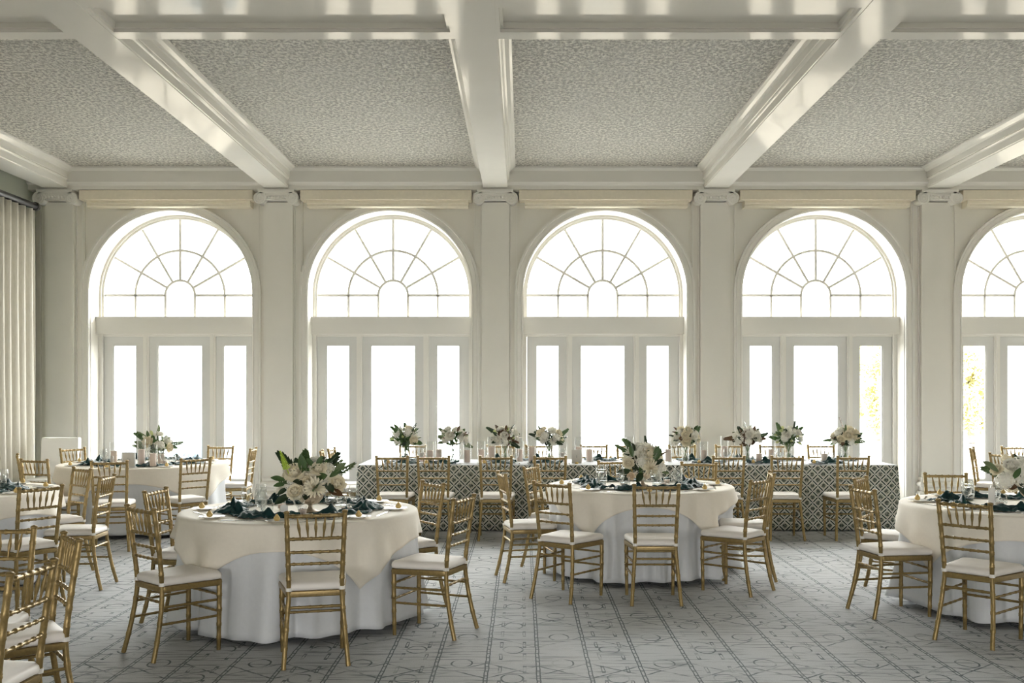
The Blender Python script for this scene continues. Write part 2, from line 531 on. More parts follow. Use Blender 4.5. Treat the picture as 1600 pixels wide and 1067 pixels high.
# ceiling with beams
ceil = MB().box(LEFT_X - 0.2, RIGHT_X + 0.2, REAR_Y - 0.2, OUT_Y, CEIL_Z, CEIL_Z + 0.15).build('ceiling', 'ceiling_plaster')
tag(ceil, 'rough textured plaster ceiling crossed by glossy cream beams', 'ceiling', kind='structure')
HB = 0.17
half = [(HB, 0.0), (HB, 0.012), (HB + 0.006, 0.02), (HB + 0.006, 0.10), (HB + 0.02, 0.108), (HB + 0.028, 0.122), (HB + 0.02, 0.134),
        (HB + 0.03, 0.14), (HB + 0.03, 0.215), (HB + 0.05, 0.222), (HB + 0.058, 0.236), (HB + 0.085, 0.262), (HB + 0.11, 0.272), (HB + 0.115, CEIL_Z - BEAM_Z + 0.004)]
prof_b = half + [(-x, z) for x, z in reversed(half)]
for xc in PILLARS:
    MB().sweep([[(xc + x, y, BEAM_Z + z) for x, z in prof_b] for y in (REAR_Y, WALL_Y - 0.02)]).build('beam', 'beam_gloss_paint', ceil)
CB0, CB1, CB2, CB3 = 7.48, 7.64, 8.16, 8.32     # cross beam: near strip, recessed panel, far strip
for y0, y1 in ((CB0, CB3), (-0.6, 0.24)):
    cbr = None
    for i in range(len(PILLARS)):
        xa = PILLARS[i] + HB; xb = (PILLARS[i + 1] - HB) if i + 1 < len(PILLARS) else RIGHT_X
        cb = MB()
        cb.box(xa, xb, y0, y0 + 0.16, BEAM_Z + 0.004, CEIL_Z + 0.002); cb.box(xa, xb, y1 - 0.16, y1, BEAM_Z + 0.004, CEIL_Z + 0.002)
        cb.box(xa, xb, y0 + 0.16, y1 - 0.16, BEAM_Z + 0.075, CEIL_Z + 0.002)
        cb.box(xa, xa + 0.03, y0 + 0.16, y1 - 0.16, BEAM_Z + 0.004, BEAM_Z + 0.08); cb.box(xb - 0.03, xb, y0 + 0.16, y1 - 0.16, BEAM_Z + 0.004, BEAM_Z + 0.08)
        cbr = cb.build('cross_beam', 'beam_gloss_paint', ceil)
        ml = MB()      # small ogee around the recess and along the far lower edge
        for (ya, yb) in ((y1 - 0.185, y1 - 0.16), (y0 + 0.16, y0 + 0.185)):
            ml.box(xa + 0.03, xb - 0.03, ya, yb, BEAM_Z + 0.03, BEAM_Z + 0.08)
        for (xa_, xb_) in ((xa + 0.03, xa + 0.055), (xb - 0.055, xb - 0.03)):
            ml.box(xa_, xb_, y0 + 0.185, y1 - 0.185, BEAM_Z + 0.03, BEAM_Z + 0.08)
        ml.box(xa + 0.10, xb - 0.10, y1, y1 + 0.012, BEAM_Z + 0.006, BEAM_Z + 0.03)
        ml.build('beading', 'beam_gloss_paint', cbr)
        j = i
lm = MB().box(LEFT_X, PILLARS[0] - HB, CB0, CB3, BEAM_Z + 0.05, CEIL_Z + 0.002).build('cross_beam', 'beam_gloss_paint', ceil)

# cornice along the window wall
def run_x(m, prof, x0, x1):
    """profile in y,z swept along x"""
    m.sweep([[(x, y, z) for y, z in prof] for x in (x0, x1)])
corn = MB()
run_x(corn, [(WALL_Y + 0.02, CEIL_Z + 0.01), (14.33, CEIL_Z + 0.01), (14.33, 4.735), (14.345, 4.725), (14.36, 4.70), (14.36, 4.545), (14.375, 4.525), (14.40, 4.515), (14.41, 4.50), (14.41, 4.45), (14.43, 4.44), (WALL_Y + 0.02, 4.44)], LEFT_X, RIGHT_X)
corn.build('cornice', 'trim_paint', wall_front)
for i in range(5):
    xa, xb = PILLARS[i] + 0.335, PILLARS[i + 1] - 0.335
    MB().box(xa, xb, 14.40, WALL_Y, 4.305, 4.437).build('shade_box', 'pelmet_fabric', wall_front)
    sv = MB()
    run_x(sv, [(WALL_Y, 4.304), (14.46, 4.304), (14.46, 4.262), (14.475, 4.255), (14.475, 4.222), (14.49, 4.215), (WALL_Y, 4.215)], xa + 0.08, xb - 0.05)
    sv.build('shade_valance', 'pelmet_fabric', wall_front)

# pilasters with ionic capitals
def capital_mesh():
    m = MB()
    m.box(-0.255, 0.255, -0.16, 0.12, 0.165, 0.20)
    m.box(-0.24, 0.24, -0.15, 0.12, 0.145, 0.165)
    m.box(-0.22, 0.22, -0.135, 0.12, 0.06, 0.145)
    for sx in (-1, 1):
        o = (sx * 0.230, 0, 0.082)
        m.lathe([(0.088, -0.15), (0.088, -0.14), (0.080, -0.137), (0.076, -0.13), (0.076, 0.10), (0.088, 0.11), (0.088, 0.12)], 32, o, 'y')
        sp = []
        for k in range(46):
            t = k / 45; a = -sx * (t * 2.2 * 2 * pi) + pi / 2; r = 0.080 * (1 - t) + 0.014 * t
            sp.append((o[0] + r * cos(a), -0.150, o[2] + r * sin(a)))
        m.tube(sp, [0.008 * (1 - 0.5 * k / 45) for k in range(46)], 6)
        m.lathe([(0.002, -0.162), (0.012, -0.158), (0.016, -0.148)], 12, o, 'y')
        # the arm that carries the spiral up under the slab
        m.prism([(sx * 0.15, 0.145), (sx * 0.235, 0.168), (sx * 0.26, 0.162), (sx * 0.25, 0.12), (sx * 0.15, 0.12)][::sx], -0.148, 0.1)
    for k in range(7):       # egg row
        x = -0.135 + 0.045 * k
        m.lathe([(0.002, 0.0), (0.013, 0.008), (0.018, 0.022), (0.016, 0.034), (0.003, 0.042)], 8, (x, -0.137, 0.072))
    m.tube([(-0.16, -0.137, 0.062), (0.16, -0.137, 0.062)], 0.008, 8)
    return m
def base_mesh():
    m = MB()
    m.box(-0.27, 0.27, -0.15, 0.1, 0.0, 0.10)
    def band(z0, z1, h0, bulge):
        secs = []
        for k in range(7):
            t = k / 6; e = h0 + bulge * sin(pi * t); z = z0 + (z1 - z0) * t
            secs.append([(-0.2 - e, -0.10 - e, z), (0.2 + e, -0.10 - e, z), (0.2 + e, 0.1, z), (-0.2 - e, 0.1, z)])
        m.sweep(secs)
    band(0.10, 0.19, 0.035, 0.035); band(0.19, 0.25, 0.012, 0.012); band(0.25, 0.33, 0.025, 0.03); band(0.33, 0.39, 0.008, 0.014)
    return m
cap_me = capital_mesh().mesh('capital'); cap_me.materials.append(MATS['trim_paint'])
base_me = base_mesh().mesh('column_base'); base_me.materials.append(MATS['trim_paint'])
for xc in PILLARS:
    MB().box(xc - 0.325, xc + 0.325, WALL_Y - 0.035, WALL_Y + 0.02, 0, 4.437).build('backing_panel', 'wall_paint', wall_front)
    sh = MB(); sh.box(xc - 0.2, xc + 0.2, WALL_Y - 0.12, WALL_Y, 0.0, 4.29)
    shaft = sh.build('pilaster', 'wall_paint', wall_front)
    bd = MB()
    for sx in (-1, 1):
        bd.box(xc + sx * 0.215 - 0.008, xc + sx * 0.215 + 0.008, WALL_Y - 0.055, WALL_Y - 0.03, 0.4, 4.25)
        bd.box(xc + sx * 0.30 - 0.006, xc + sx * 0.30 + 0.006, WALL_Y - 0.05, WALL_Y - 0.03, 0.4, 4.25)
    bd.build('bead', 'trim_paint', shaft)
    c = put('capital', cap_me, shaft); c.location = (xc, WALL_Y - 0.12, 4.243)
    c = put('column_base', base_me, shaft); c.location = (xc, WALL_Y - 0.05, 0)

# ------------------------------------------------------------------ windows
def arch_sweep(m, xc, r, z0, zs, prof, n=36, half_only=False):
    """profile (outward offset, y) swept along the arch, from the floor up and over"""
    path = []
    if z0 is not None: path.append((xc - r, z0, -1, 0))
    for k in range(n + 1):
        a = pi - pi * k / n
        path.append((xc + r * cos(a), zs + r * sin(a), cos(a), sin(a)))
    if z0 is not None: path.append((xc + r, z0, 1, 0))
    m.sweep([[(x + nx * o, y, z + nz * o) for o, y in prof] for x, z, nx, nz in path])

def arc_band(m, xc, zc, r0, r1, a0, a1, y0, y1, n=8):
    secs = []
    for k in range(n + 1):
        a = a0 + (a1 - a0) * k / n
        secs.append([(xc + r0 * cos(a), y0, zc + r0 * sin(a)), (xc + r1 * cos(a), y0, zc + r1 * sin(a)),
                     (xc + r1 * cos(a), y1, zc + r1 * sin(a)), (xc + r0 * cos(a), y1, zc + r0 * sin(a))])
    m.sweep(secs)

RO, RM, RI = 1.108, 0.655, 0.217
def frame_rect(m, x0, x1, z0, z1, gx0, gx1, gz0, gz1, y0, y1):
    m.box(x0, gx0, y0, y1, z0, z1); m.box(gx1, x1, y0, y1, z0, z1)
    m.box(gx0, gx1, y0, y1, z0, gz0); m.box(gx0, gx1, y0, y1, gz1, z1)
    b = 0.014      # glazing bead
    m.box(gx0, gx0 + b, y0 + 0.012, y1 - 0.012, gz0, gz1); m.box(gx1 - b, gx1, y0 + 0.012, y1 - 0.012, gz0, gz1)
    m.box(gx0 + b, gx1 - b, y0 + 0.012, y1 - 0.012, gz1 - b, gz1); m.box(gx0 + b, gx1 - b, y0 + 0.012, y1 - 0.012, gz0, gz0 + b)

ordw = ['far left, beside the curtain', 'second from the left', 'in the middle', 'second from the right', 'cut by the right edge']
for wi, xc in enumerate(WINDOWS):
    W = thing('window_%d' % (wi + 1), 'arched window over glazed doors, ' + ordw[wi], 'window', kind='structure')
    m = MB()
    arch_sweep(m, xc, ARCH_R, 0.0, SPRING_Z, [(0.0, WALL_Y + 0.02), (0.0, WALL_Y - 0.045), (0.02, WALL_Y - 0.055), (0.03, WALL_Y - 0.04), (0.085, WALL_Y - 0.04), (0.095, WALL_Y - 0.06), (0.125, WALL_Y - 0.06), (0.13, WALL_Y + 0.02)])
    m.build('casing', 'trim_paint', W, smooth=True, angle=30)
    y0, y1 = GLASS_Y - 0.03, GLASS_Y + 0.03
    m = MB(); arc_band(m, xc, SPRING_Z, RO, ARCH_R, 0, pi, y0 - 0.02, y1 + 0.03, 40)
    arc_band(m, xc, SPRING_Z, RO + 0.028, ARCH_R, 0, pi, y0 - 0.05, y0 - 0.02, 40)
    for sx in (-1, 1):
        xa, xb = sorted((xc + sx * RO, xc + sx * ARCH_R)); m.box(xa, xb, y0 - 0.02, y1 + 0.03, FAN_Z, SPRING_Z)
        xa, xb = sorted((xc + sx * (RO + 0.028), xc + sx * ARCH_R)); m.box(xa, xb, y0 - 0.05, y0 - 0.02, FAN_Z, SPRING_Z)
    m.build('fan_frame', 'trim_paint', W, smooth=True, angle=30)
    w = 0.017
    def bar(p, q):
        p, q = Vector(p), Vector(q); t = (q - p).normalized(); n = Vector((-t.y, t.x)) * w
        MB().prism([(a.x, a.y) for a in (p - n, q - n, q + n, p + n)], y0 + 0.004, y1 - 0.004).build('muntin', 'trim_paint', W)
    for k in range(7):
        a = pi * k / 6
        bar((xc + RI * cos(a), SPRING_Z + RI * sin(a)), (xc + RO * cos(a), SPRING_Z + RO * sin(a)))
    for rr in (RI, RM):
        m = MB(); arc_band(m, xc, SPRING_Z, rr - w, rr + w, 0, pi, y0, y1, 28); m.build('muntin', 'trim_paint', W, smooth=True, angle=30)
        for sx in (-1, 1): bar((xc + sx * rr, FAN_Z), (xc + sx * rr, SPRING_Z))
    ya, yb = GLASS_Y - 0.004, GLASS_Y + 0.004
    for k in range(6):
        for r0, r1 in ((RI + w, RM - w), (RM + w, RO)):
            m = MB(); arc_band(m, xc, SPRING_Z, r0, r1, pi * k / 6 + w / r1, pi * (k + 1) / 6 - w / r1, ya, yb, 6); m.build('pane', 'pane_glass', W)
    for sx in (-1, 1):
        for r0, r1 in ((RI + w, RM - w), (RM + w, RO)):
            xa, xb = sorted((xc + sx * r0, xc + sx * r1)); MB().box(xa, xb, ya, yb, FAN_Z, SPRING_Z - w).build('pane', 'pane_glass', W)
    MB().prism([(xc + x, z) for x, z in [(-(RI - w), FAN_Z), (RI - w, FAN_Z)] + [((RI - w) * cos(pi * k / 12), SPRING_Z + (RI - w) * sin(pi * k / 12)) for k in range(13)]], ya, yb).build('pane', 'pane_glass', W)
    # transom rail
    m = MB(); m.box(xc - ARCH_R, xc + ARCH_R, WALL_Y + 0.20, GLASS_Y + 0.06, 2.44, 2.675); m.box(xc - ARCH_R, xc + ARCH_R, WALL_Y + 0.185, GLASS_Y + 0.06, 2.675, FAN_Z)
    m.build('transom', 'trim_paint', W)
    # door frame posts, side lights and the middle door
    m = MB()
    for sx in (-1, 1):
        xa, xb = sorted((xc + sx * 1.115, xc + sx * ARCH_R)); m.box(xa, xb, GLASS_Y - 0.10, GLASS_Y + 0.06, 0, 2.44)
        xa, xb = sorted((xc + sx * 0.447, xc + sx * 0.53)); m.box(xa, xb, GLASS_Y - 0.06, GLASS_Y + 0.06, 0, 2.44)
        xa, xb = sorted((xc + sx * 0.472, xc + sx * 0.505)); m.box(xa, xb, GLASS_Y - 0.085, GLASS_Y - 0.06, 0, 2.44)
    m.box(xc - 1.115, xc + 1.115, GLASS_Y - 0.07, GLASS_Y + 0.06, 2.41, 2.44)
    m.build('door_frame', 'trim_paint', W)
    m = MB(); m.box(xc - 1.13, xc + 1.13, GLASS_Y - 0.12, GLASS_Y + 0.1, 0.0, 0.02); m.build('threshold', 'chrome', W)
    for x0, x1, g0, g1, nm in ((-1.112, -0.532, -0.98, -0.635, 'side_light'), (-0.445, 0.445, -0.33, 0.33, 'door_leaf'), (0.532, 1.112, 0.635, 0.98, 'side_light')):
        m = MB(); frame_rect(m, xc + x0, xc + x1, 0.022, 2.408, xc + g0, xc + g1, 0.31, 2.285, GLASS_Y - 0.035, GLASS_Y + 0.03)
        leaf = m.build(nm, 'door_paint', W)
        MB().box(xc + g0 + 0.001, xc + g1 - 0.001, GLASS_Y - 0.005, GLASS_Y + 0.005, 0.311, 2.284).build('pane', 'pane_glass', leaf)

# ------------------------------------------------------------------ curtain
m = MB(); CXX = -6.62
y_a, y_b = 5.0, 13.93
NP = 45
def curt(u, v):
    y = y_a + (y_b - y_a) * v
    ph = v * NP * 2 * pi
    z = 0.03 + (4.07 - 0.03) * (1 - u)
    amp = 0.05 + 0.02 * u + 0.012 * sin(v * 31.0)
    return (CXX + amp * sin(ph) + 0.012 * sin(2 * ph + 3 * u), y + 0.02 * u * sin(ph * 0.5 + 1.0), z)
m.grid(curt, 10, NP * 10)
cu = m.build('curtain', 'curtain_linen', None, smooth=True)
solidify(cu, 0.006, 0)
tag(cu, 'floor length pleated cream curtain hanging on the left wall', 'curtain')
rod = thing('curtain_rod', 'black curtain rod along the left wall near the ceiling', 'curtain rod', (0, 0, 0))
m = MB(); m.tube([(CXX, 4.9, 4.125), (CXX, 13.92, 4.125)], 0.045, 14); m.build('pole', 'black_metal', rod, smooth=True, angle=40)
m = MB(); m.lathe([(0.045, 0), (0.06, 0.01), (0.06, 0.05), (0.05, 0.07), (0.01, 0.075)], 14, (CXX, 13.92, 4.125), 'y'); m.build('finial', 'black_metal', rod, smooth=True, angle=40)
for yb in (5.2, 8.0, 11.0, 13.8):
    m = MB(); m.box(LEFT_X, CXX, yb - 0.012, yb + 0.012, 4.11, 4.14); m.build('bracket', 'black_metal', rod)

# ------------------------------------------------------------------ gilt bamboo-style chair
def ringed(pts, r0, r1, nodes, seg=10, ring=1.25, width=0.006):
    """tube along a polyline with raised bamboo rings at the given fractions"""
    Pn = [Vector(p) for p in pts]
    L = [0.0]
    for a, b in zip(Pn, Pn[1:]): L.append(L[-1] + (b - a).length)
    tot = L[-1]
    def at(t):
        d = t * tot
        for k in range(len(Pn) - 1):
            if d <= L[k + 1] + 1e-9:
                return Pn[k].lerp(Pn[k + 1], (d - L[k]) / max(1e-9, L[k + 1] - L[k]))
        return Pn[-1]
    keys = {0.0: 1.0, 1.0: 1.0}
    for l in L[1:-1]: keys[l / tot] = 1.0
    w = width / tot
    for t in nodes:
        keys[max(0.001, t - 2.2 * w)] = 1.0; keys[t - w] = ring; keys[t - 0.0] = ring * 0.93; keys[t + w] = ring; keys[min(0.999, t + 2.2 * w)] = 1.0
    ts = sorted(keys)
    m = MB(); m.tube([at(t) for t in ts], [(r0 + (r1 - r0) * t) * keys[t] for t in ts], seg)
    return m

def make_chair():
    root = thing('gilt_chair', 'gilt chair', 'chair')
    G = 'gold_paint'
    def back(z):      # post centre line (half width, y) at height z
        if z < 0.43:
            t = z / 0.43; return 0.186 - 0.034 * t, -0.262 + 0.075 * (1 - (1 - t) ** 1.6)
        t = (z - 0.43) / 0.49
        return 0.152 + 0.016 * t, -0.187 - 0.063 * t ** 1.3
    for sx in (-1, 1):
        zs = [0, 0.1, 0.2, 0.3, 0.37, 0.43, 0.52, 0.62, 0.72, 0.82, 0.905]
        pts = [(sx * back(z)[0], back(z)[1], z) for z in zs]
        m = ringed(pts, 0.0145, 0.0145, [0.13, 0.25, 0.37, 0.57, 0.66, 0.735, 0.83, 0.92], 10, 1.18)
        bx_, by_ = sx * back(0.905)[0], back(0.905)[1]
        m.lathe([(0.0145, 0.0), (0.018, 0.004), (0.018, 0.011), (0.013, 0.015), (0.004, 0.018)], 10, (bx_, by_, 0.904))
        m.build('rear_leg', G, root, smooth=True, angle=45)
        m = ringed([(sx * 0.182, 0.175, 0.0), (sx * 0.186, 0.178, 0.25), (sx * 0.186, 0.178, 0.42)], 0.0125, 0.0165, [0.18, 0.38, 0.6, 0.82], 10, 1.18)
        m.build('front_leg', G, root, smooth=True, angle=45)
        # cushion ties
        w_, y_ = back(0.452)
        m = MB(); m.lathe([(0.016, -0.010), (0.019, -0.010), (0.0195, 0.010), (0.016, 0.010)], 12, (sx * w_, y_, 0.452)); m.box(sx * w_ - 0.012, sx * w_ + 0.012, y_ + 0.010, y_ + 0.03, 0.444, 0.460)
        m.build('cushion_tie', 'strap_cloth', root)
    # seat frame
    def outline(e, n=5):
        pts = []
        for cx_, cy_, a0 in ((0.17 + e, 0.165 + e, 0), (-0.17 - e, 0.165 + e, 90), (-0.135 - e, -0.165 - e, 180), (0.135 + e, -0.165 - e, 270)):
            for k in range(n + 1):
                a = radians(a0 + 90 * k / n); pts.append((cx_ + 0.035 * cos(a), cy_ + 0.035 * sin(a)))
        return pts
    m = MB()
    secs = [[(x, y, z) for x, y in outline(e)] for e, z in ((-0.006, 0.405), (0.0, 0.409), (0.002, 0.425), (0.0, 0.438), (-0.006, 0.441))]
    m.sweep(secs); m.build('seat_frame', G, root, smooth=True, angle=45)
    m = MB()
    secs = []
    for e, z in ((-0.016, 0.4415), (-0.003, 0.448), (0.0, 0.462), (-0.002, 0.478), (-0.014, 0.489), (-0.05, 0.495), (-0.10, 0.4985), (-0.14, 0.4995)):
        k = max(0.05, 1 + e / 0.2)
        secs.append([(x * k, y * k, z) for x, y in outline(0.0)])
    m.sweep(secs); m.build('cushion', 'cushion_vinyl', root, smooth=True, angle=60)
    def rail(z, r, nn, nm='back_rail', bow=0.006):
        w_, y_ = back(z)
        pts = [(w_ * t, y_ - bow * (1 - t * t), z) for t in (-0.95, -0.5, 0, 0.5, 0.95)]
        ringed(pts, r, r, [(k + 0.5) / nn for k in range(nn)], 8, 1.3, 0.004).build(nm, G, root, smooth=True, angle=45)
    rail(0.888, 0.0115, 6, 'top_rail'); rail(0.752, 0.0095, 6); rail(0.672, 0.0085, 6); rail(0.602, 0.0085, 6)
    for k in range(5):
        t = (k - 2) / 2.0
        a = (t * 0.108, back(0.888)[1] - 0.004, 0.886); b = (t * 0.088, back(0.752)[1] - 0.004, 0.754)
        mid = [Vector(a).lerp(Vector(b), q) for q in (0, 0.25, 0.42, 0.55, 0.75, 1)]
        MB().tube(mid, [0.0042, 0.006, 0.0095, 0.0098, 0.006, 0.0045], 8).build('spindle', G, root, smooth=True, angle=60)
    # stretchers
    def st(p, q, r=0.008): ringed([p, q], r, r, [0.2, 0.4, 0.6, 0.8], 8, 1.2, 0.004).build('stretcher', G, root, smooth=True, angle=45)
    def fl_(sx, z): return (sx * 0.185, 0.177, z)
    def rl_(sx, z): return (sx * back(z)[0], back(z)[1], z)
    for sx in (-1, 1):
        st(rl_(sx, 0.315), fl_(sx, 0.315)); st(rl_(sx, 0.215), fl_(sx, 0.215))
    st(fl_(-1, 0.345), fl_(1, 0.345)); st(fl_(-1, 0.24), fl_(1, 0.24)); st(rl_(-1, 0.345), rl_(1, 0.345), 0.009)
    return root
T = {1: (-1.594, 7.37, 0.825), 2: (1.07, 9.28, 0.825), 3: (3.74, 7.72, 0.825), 4: (-4.46, 12.1, 0.94), 5: (-4.85, 8.76, 0.825), 6: (6.80, 12.1, 0.825), 7: (-3.32, 4.15, 0.825)}
CHAIR = make_chair()
CHAIR_USED = [False]; SEATS = []
def chair_at(x, y, f, label, group):
    """x,y: middle of the seat; f: facing direction"""
    if not CHAIR_USED[0]: o = CHAIR; CHAIR_USED[0] = True
    else: o = copy_tree(CHAIR)
    o.location = (x, y, 0); o.rotation_euler = (0, 0, atan2(-f[0], f[1]))
    n_ = sqrt(f[0] ** 2 + f[1] ** 2); SEATS.append((x, y, f[0] / n_, f[1] / n_))
    tag(o, label, 'chair', group)
    return o
def chair_px(xl, yl, xr, yr, target, label, group, w=0.6, dd=None):
    """the two post tops in photo pixels give the chair's place; it faces roughly the target"""
    K = (CAM_H - 0.918) * FPX
    dl, dr = K / (yl - CY), K / (yr - CY)
    if dd: dl = dr = dd
    a = Vector(((xl - CX) * dl / FPX, dl)); b = Vector(((xr - CX) * dr / FPX, dr))
    mid = (a + b) / 2; v = (b - a); n = Vector((-v.y, v.x))
    if n.length < 1e-6: n = Vector((0, 1))
    n.normalize(); t = (Vector(target) - mid).normalized()
    if n.dot(t) < 0: n = -n
    f = (n * w + t * (1 - w)).normalized()
    o = mid + f * 0.25
    for tx, ty, tr in T.values():
        bk = Vector((o.x - f.x * 0.2 - tx, o.y - f.y * 0.2 - ty))
        if bk.length < tr + 0.15:
            ray = o.normalized()
            if bk.dot(ray) > 0.3 * bk.length:       # far side of its table: slide straight back
                while bk.length < tr + 0.15: o = o + ray * 0.01; bk = bk + ray * 0.01
            else: o = o + bk.normalized() * (tr + 0.15 - bk.length)
    return chair_at(o.x, o.y, f, label, group)

# ------------------------------------------------------------------ tables
TN = {1: 'nearest round table', 2: 'middle round table before the long table', 3: 'round table cut by the right edge', 4: 'far round table by the curtain',
      5: 'round table cut by the left edge', 6: 'far round table outside the right edge', 7: 'near round table outside the left edge'}
CORNER = {1: -52, 2: -52, 3: -70, 4: -35, 5: -70, 6: -45, 7: -45}
CORNERS = {k: [v, v - 90, v - 180, v - 270] for k, v in CORNER.items()}
CORNERS[1] = [-51, -124, -222, -318]; CORNERS[2] = [-56, -126, -225, -318]
TOP = 0.762

# long table
LX0, LX1, LY0, LY1 = -1.89, 4.33, 11.80, 12.76
lt = thing('long_table', 'long head table hidden under a lattice printed cloth', 'table', ((LX0 + LX1) / 2, (LY0 + LY1) / 2, 0))
hw, hd = (LX1 - LX0) / 2, (LY1 - LY0) / 2
for k in range(3):
    x0 = -hw + 0.02 + k * (2 * hw - 0.04) / 3; x1 = -hw + 0.02 + (k + 1) * (2 * hw - 0.04) / 3 - 0.004
    MB().box(x0, x1, -hd + 0.02, hd - 0.02, 0.73, 0.752).build('tabletop', 'table_wood', lt)
    for sx in (x0 + 0.12, x1 - 0.12):
        for sy in (-hd + 0.1, hd - 0.1):
            MB().tube([(sx, sy, 0), (sx, sy, 0.73)], 0.015, 8).build('leg', 'black_metal', lt)
m = MB()
per = []      # perimeter with ripples at the ends
def long_cloth(u, v):
    s = v * 4
    n = int(s) % 4; t = s - int(s)
    cr = [(-hw, -hd), (hw, -hd), (hw, hd), (-hw, hd)]
    a, b = cr[n], cr[(n + 1) % 4]
    x, y = a[0] + (b[0] - a[0]) * t, a[1] + (b[1] - a[1]) * t
    nx, ny = [(0, -1), (1, 0), (0, 1), (-1, 0)][n]
    cq = min(t, 1 - t)
    ln = 2 * hw if n % 2 == 0 else 2 * hd
    dist = cq * ln
    if u < 0.5:
        k = u / 0.5; return (x * k, y * k, 0.757)
    q = (u - 0.5) / 0.5
    rip = 0.006 * sin(t * ln * 9 + n) * q + (0.035 * math.exp(-(dist / 0.10) ** 2) * q * (1 if True else 0))
    o = 0.006 + rip + 0.012 * q
    return (x + nx * o, y + ny * o, 0.757 - 0.745 * q)
NVL = 4 * 60
m.grid(long_cloth, 16, NVL, True)
lc = m.build('tablecloth', 'lattice_print', None, smooth=True, angle=35); lc.location = ((LX0 + LX1) / 2, (LY0 + LY1) / 2, 0); solidify(lc, 0.002)
tag(lc, 'green and white diamond lattice printed cloth on the long head table', 'tablecloth')
m = MB(); m.box(-hw + 0.003, hw - 0.003, -hd - 0.004, hd + 0.004, 0.7575, 0.7615)  # white sheet added to imitate backlit glare on the printed table top
tp = m.build('table_runner', 'cloth_white', None); tp.location = lc.location
tag(tp, 'flat white cloth covering the top of the long head table', 'table runner')

# ------------------------------------------------------------------ the chairs
c1 = T[1][:2]; g = 'gilt chairs at the nearest round table'
L1 = 'gilt bamboo style chair at the nearest round table, '
chair_px(448, 799, 539, 796.5, c1, L1 + 'front one seen from behind', g, 0.8)
chair_px(206.7, 788, 230.7, 793.6, c1, L1 + 'front left, facing right', g, 0.6)
chair_px(221, 767, 263, 760, c1, L1 + 'left, behind another chair', g, 0.6)
chair_px(714.4, 778, 736.5, 772, c1, L1 + 'front right, facing left', g, 0.6)
chair_px(657, 749.7, 697.6, 755, c1, L1 + 'back right, before the printed cloth', g, 0.6)
c2 = T[2][:2]; g = 'gilt chairs at the middle round table'; L2 = 'gilt bamboo style chair at the middle round table, '
chair_px(836.5, 751, 886.6, 754.6, c2, L2 + 'front left', g, 0.7)
chair_px(991.6, 756, 1060, 756, c2, L2 + 'front one seen from behind', g, 0.8)
chair_px(1175.5, 750.4, 1203, 745, c2, L2 + 'front right', g, 0.6)
chair_px(1197.4, 735, 1216, 739, c2, L2 + 'right, behind another chair', g, 0.5)
chair_px(784, 739.5, 782.5, 736, c2, L2 + 'far left, seen edge on', g, 0.5)
chair_px(813, 729.5, 844.6, 725, c2, L2 + 'back left', g, 0.6)
chair_px(936.4, 720.8, 985, 720.5, c2, L2 + 'back one, left of the flowers', g, 0.8)
chair_px(1066, 724.5, 1118.5, 725.0, c2, L2 + 'back one, right of the flowers', g, 0.8)
c3 = T[3][:2]; g = 'gilt chairs at the right round table'; L3 = 'gilt bamboo style chair at the right edge table, '
chair_px(1463.6, 778.7, 1549.5, 786, c3, L3 + 'front one seen from behind', g, 0.8)
chair_px(1332, 758.5, 1362, 764, c3, L3 + 'left one nearer the viewer', g, 0.6)
chair_px(1333, 747.5, 1354.5, 743, c3, L3 + 'left one further away', g, 0.6)
chair_px(1445.6, 738, 1509, 739, c3, L3 + 'back one facing the viewer', g, 0.8)
c4 = T[4][:2]; g = 'gilt chairs at the far left round table'; L4 = 'gilt bamboo style chair at the far left round table, '
chair_px(91.6, 702, 133.6, 700.5, c4, L4 + 'back left by the slipcovered chair', g, 0.5)
chair_px(327, 696.5, 363, 696, c4, L4 + 'back right before the window', g, 0.5)
chair_px(386, 700.3, 406, 699, c4, L4 + 'right, facing left', g, 0.35)
chair_px(281, 716.5, 331.5, 713.4, c4, L4 + 'front right', g, 0.6)
chair_px(143, 720, 198.5, 719, c4, L4 + 'front left', g, 0.7)
chair_px(38.5, 716.5, 67.5, 717, c4, L4 + 'left front', g, 0.3)
chair_px(19.7, 711, 33.8, 708.5, c4, L4 + 'far left by the curtain', g, 0.4)
c5 = T[5][:2]; g = 'gilt chairs at the left edge round table'; L5 = 'gilt bamboo style chair at the left edge table, '
chair_px(31, 762, 97, 756, c5, L5 + 'front right, seen from behind', g, 0.7)
chair_px(161, 745.5, 175, 739.5, c5, L5 + 'right, seen from the side', g, 0.6)
chair_px(102, 730.0, 131.7, 731.5, c5, L5 + 'back right', g, 0.5)
c7 = T[7][:2]; g = 'gilt chairs in the near left corner'; L7 = 'large gilt bamboo style chair in the near left corner, '
chair_px(15, 895, 87, 872, c7, L7 + 'nearest the viewer', g, 0.85)
chair_px(101, 830, 125, 842, c7, L7 + 'seen from the side, facing left', g, 0.75)
chair_px(-26, 824, 28, 820, c7, L7 + 'back one cut by the edge', g, 0.5)
c6 = T[6][:2]; g = 'gilt chairs at the far right table'; L6 = 'gilt bamboo style chair by the far right window, '
chair_px(1512, 699.7, 1524, 698, c6, L6 + 'seen from the side', g, 0.4)
chair_px(1548, 706.7, 1580.6, 709.5, c6, L6 + 'behind the flowers', g, 0.5)
chair_px(1564.5, 697, 1606, 697, (c6[0] - 0.3, c6[1] - 2), L6 + 'before the glass door', g, 0.7)
g = 'gilt chairs along the front of the long table'
ords = ['first', 'second', 'third', 'fourth', 'fifth', 'sixth', 'seventh', 'eighth', 'ninth']
LF = [(587.7, 637), (652.6, 701.5), (750, 799.5), (834.7, 884.7), (1113.6, 1164), (1205.6, 1255), (1309, 1358)]
lf_x = []
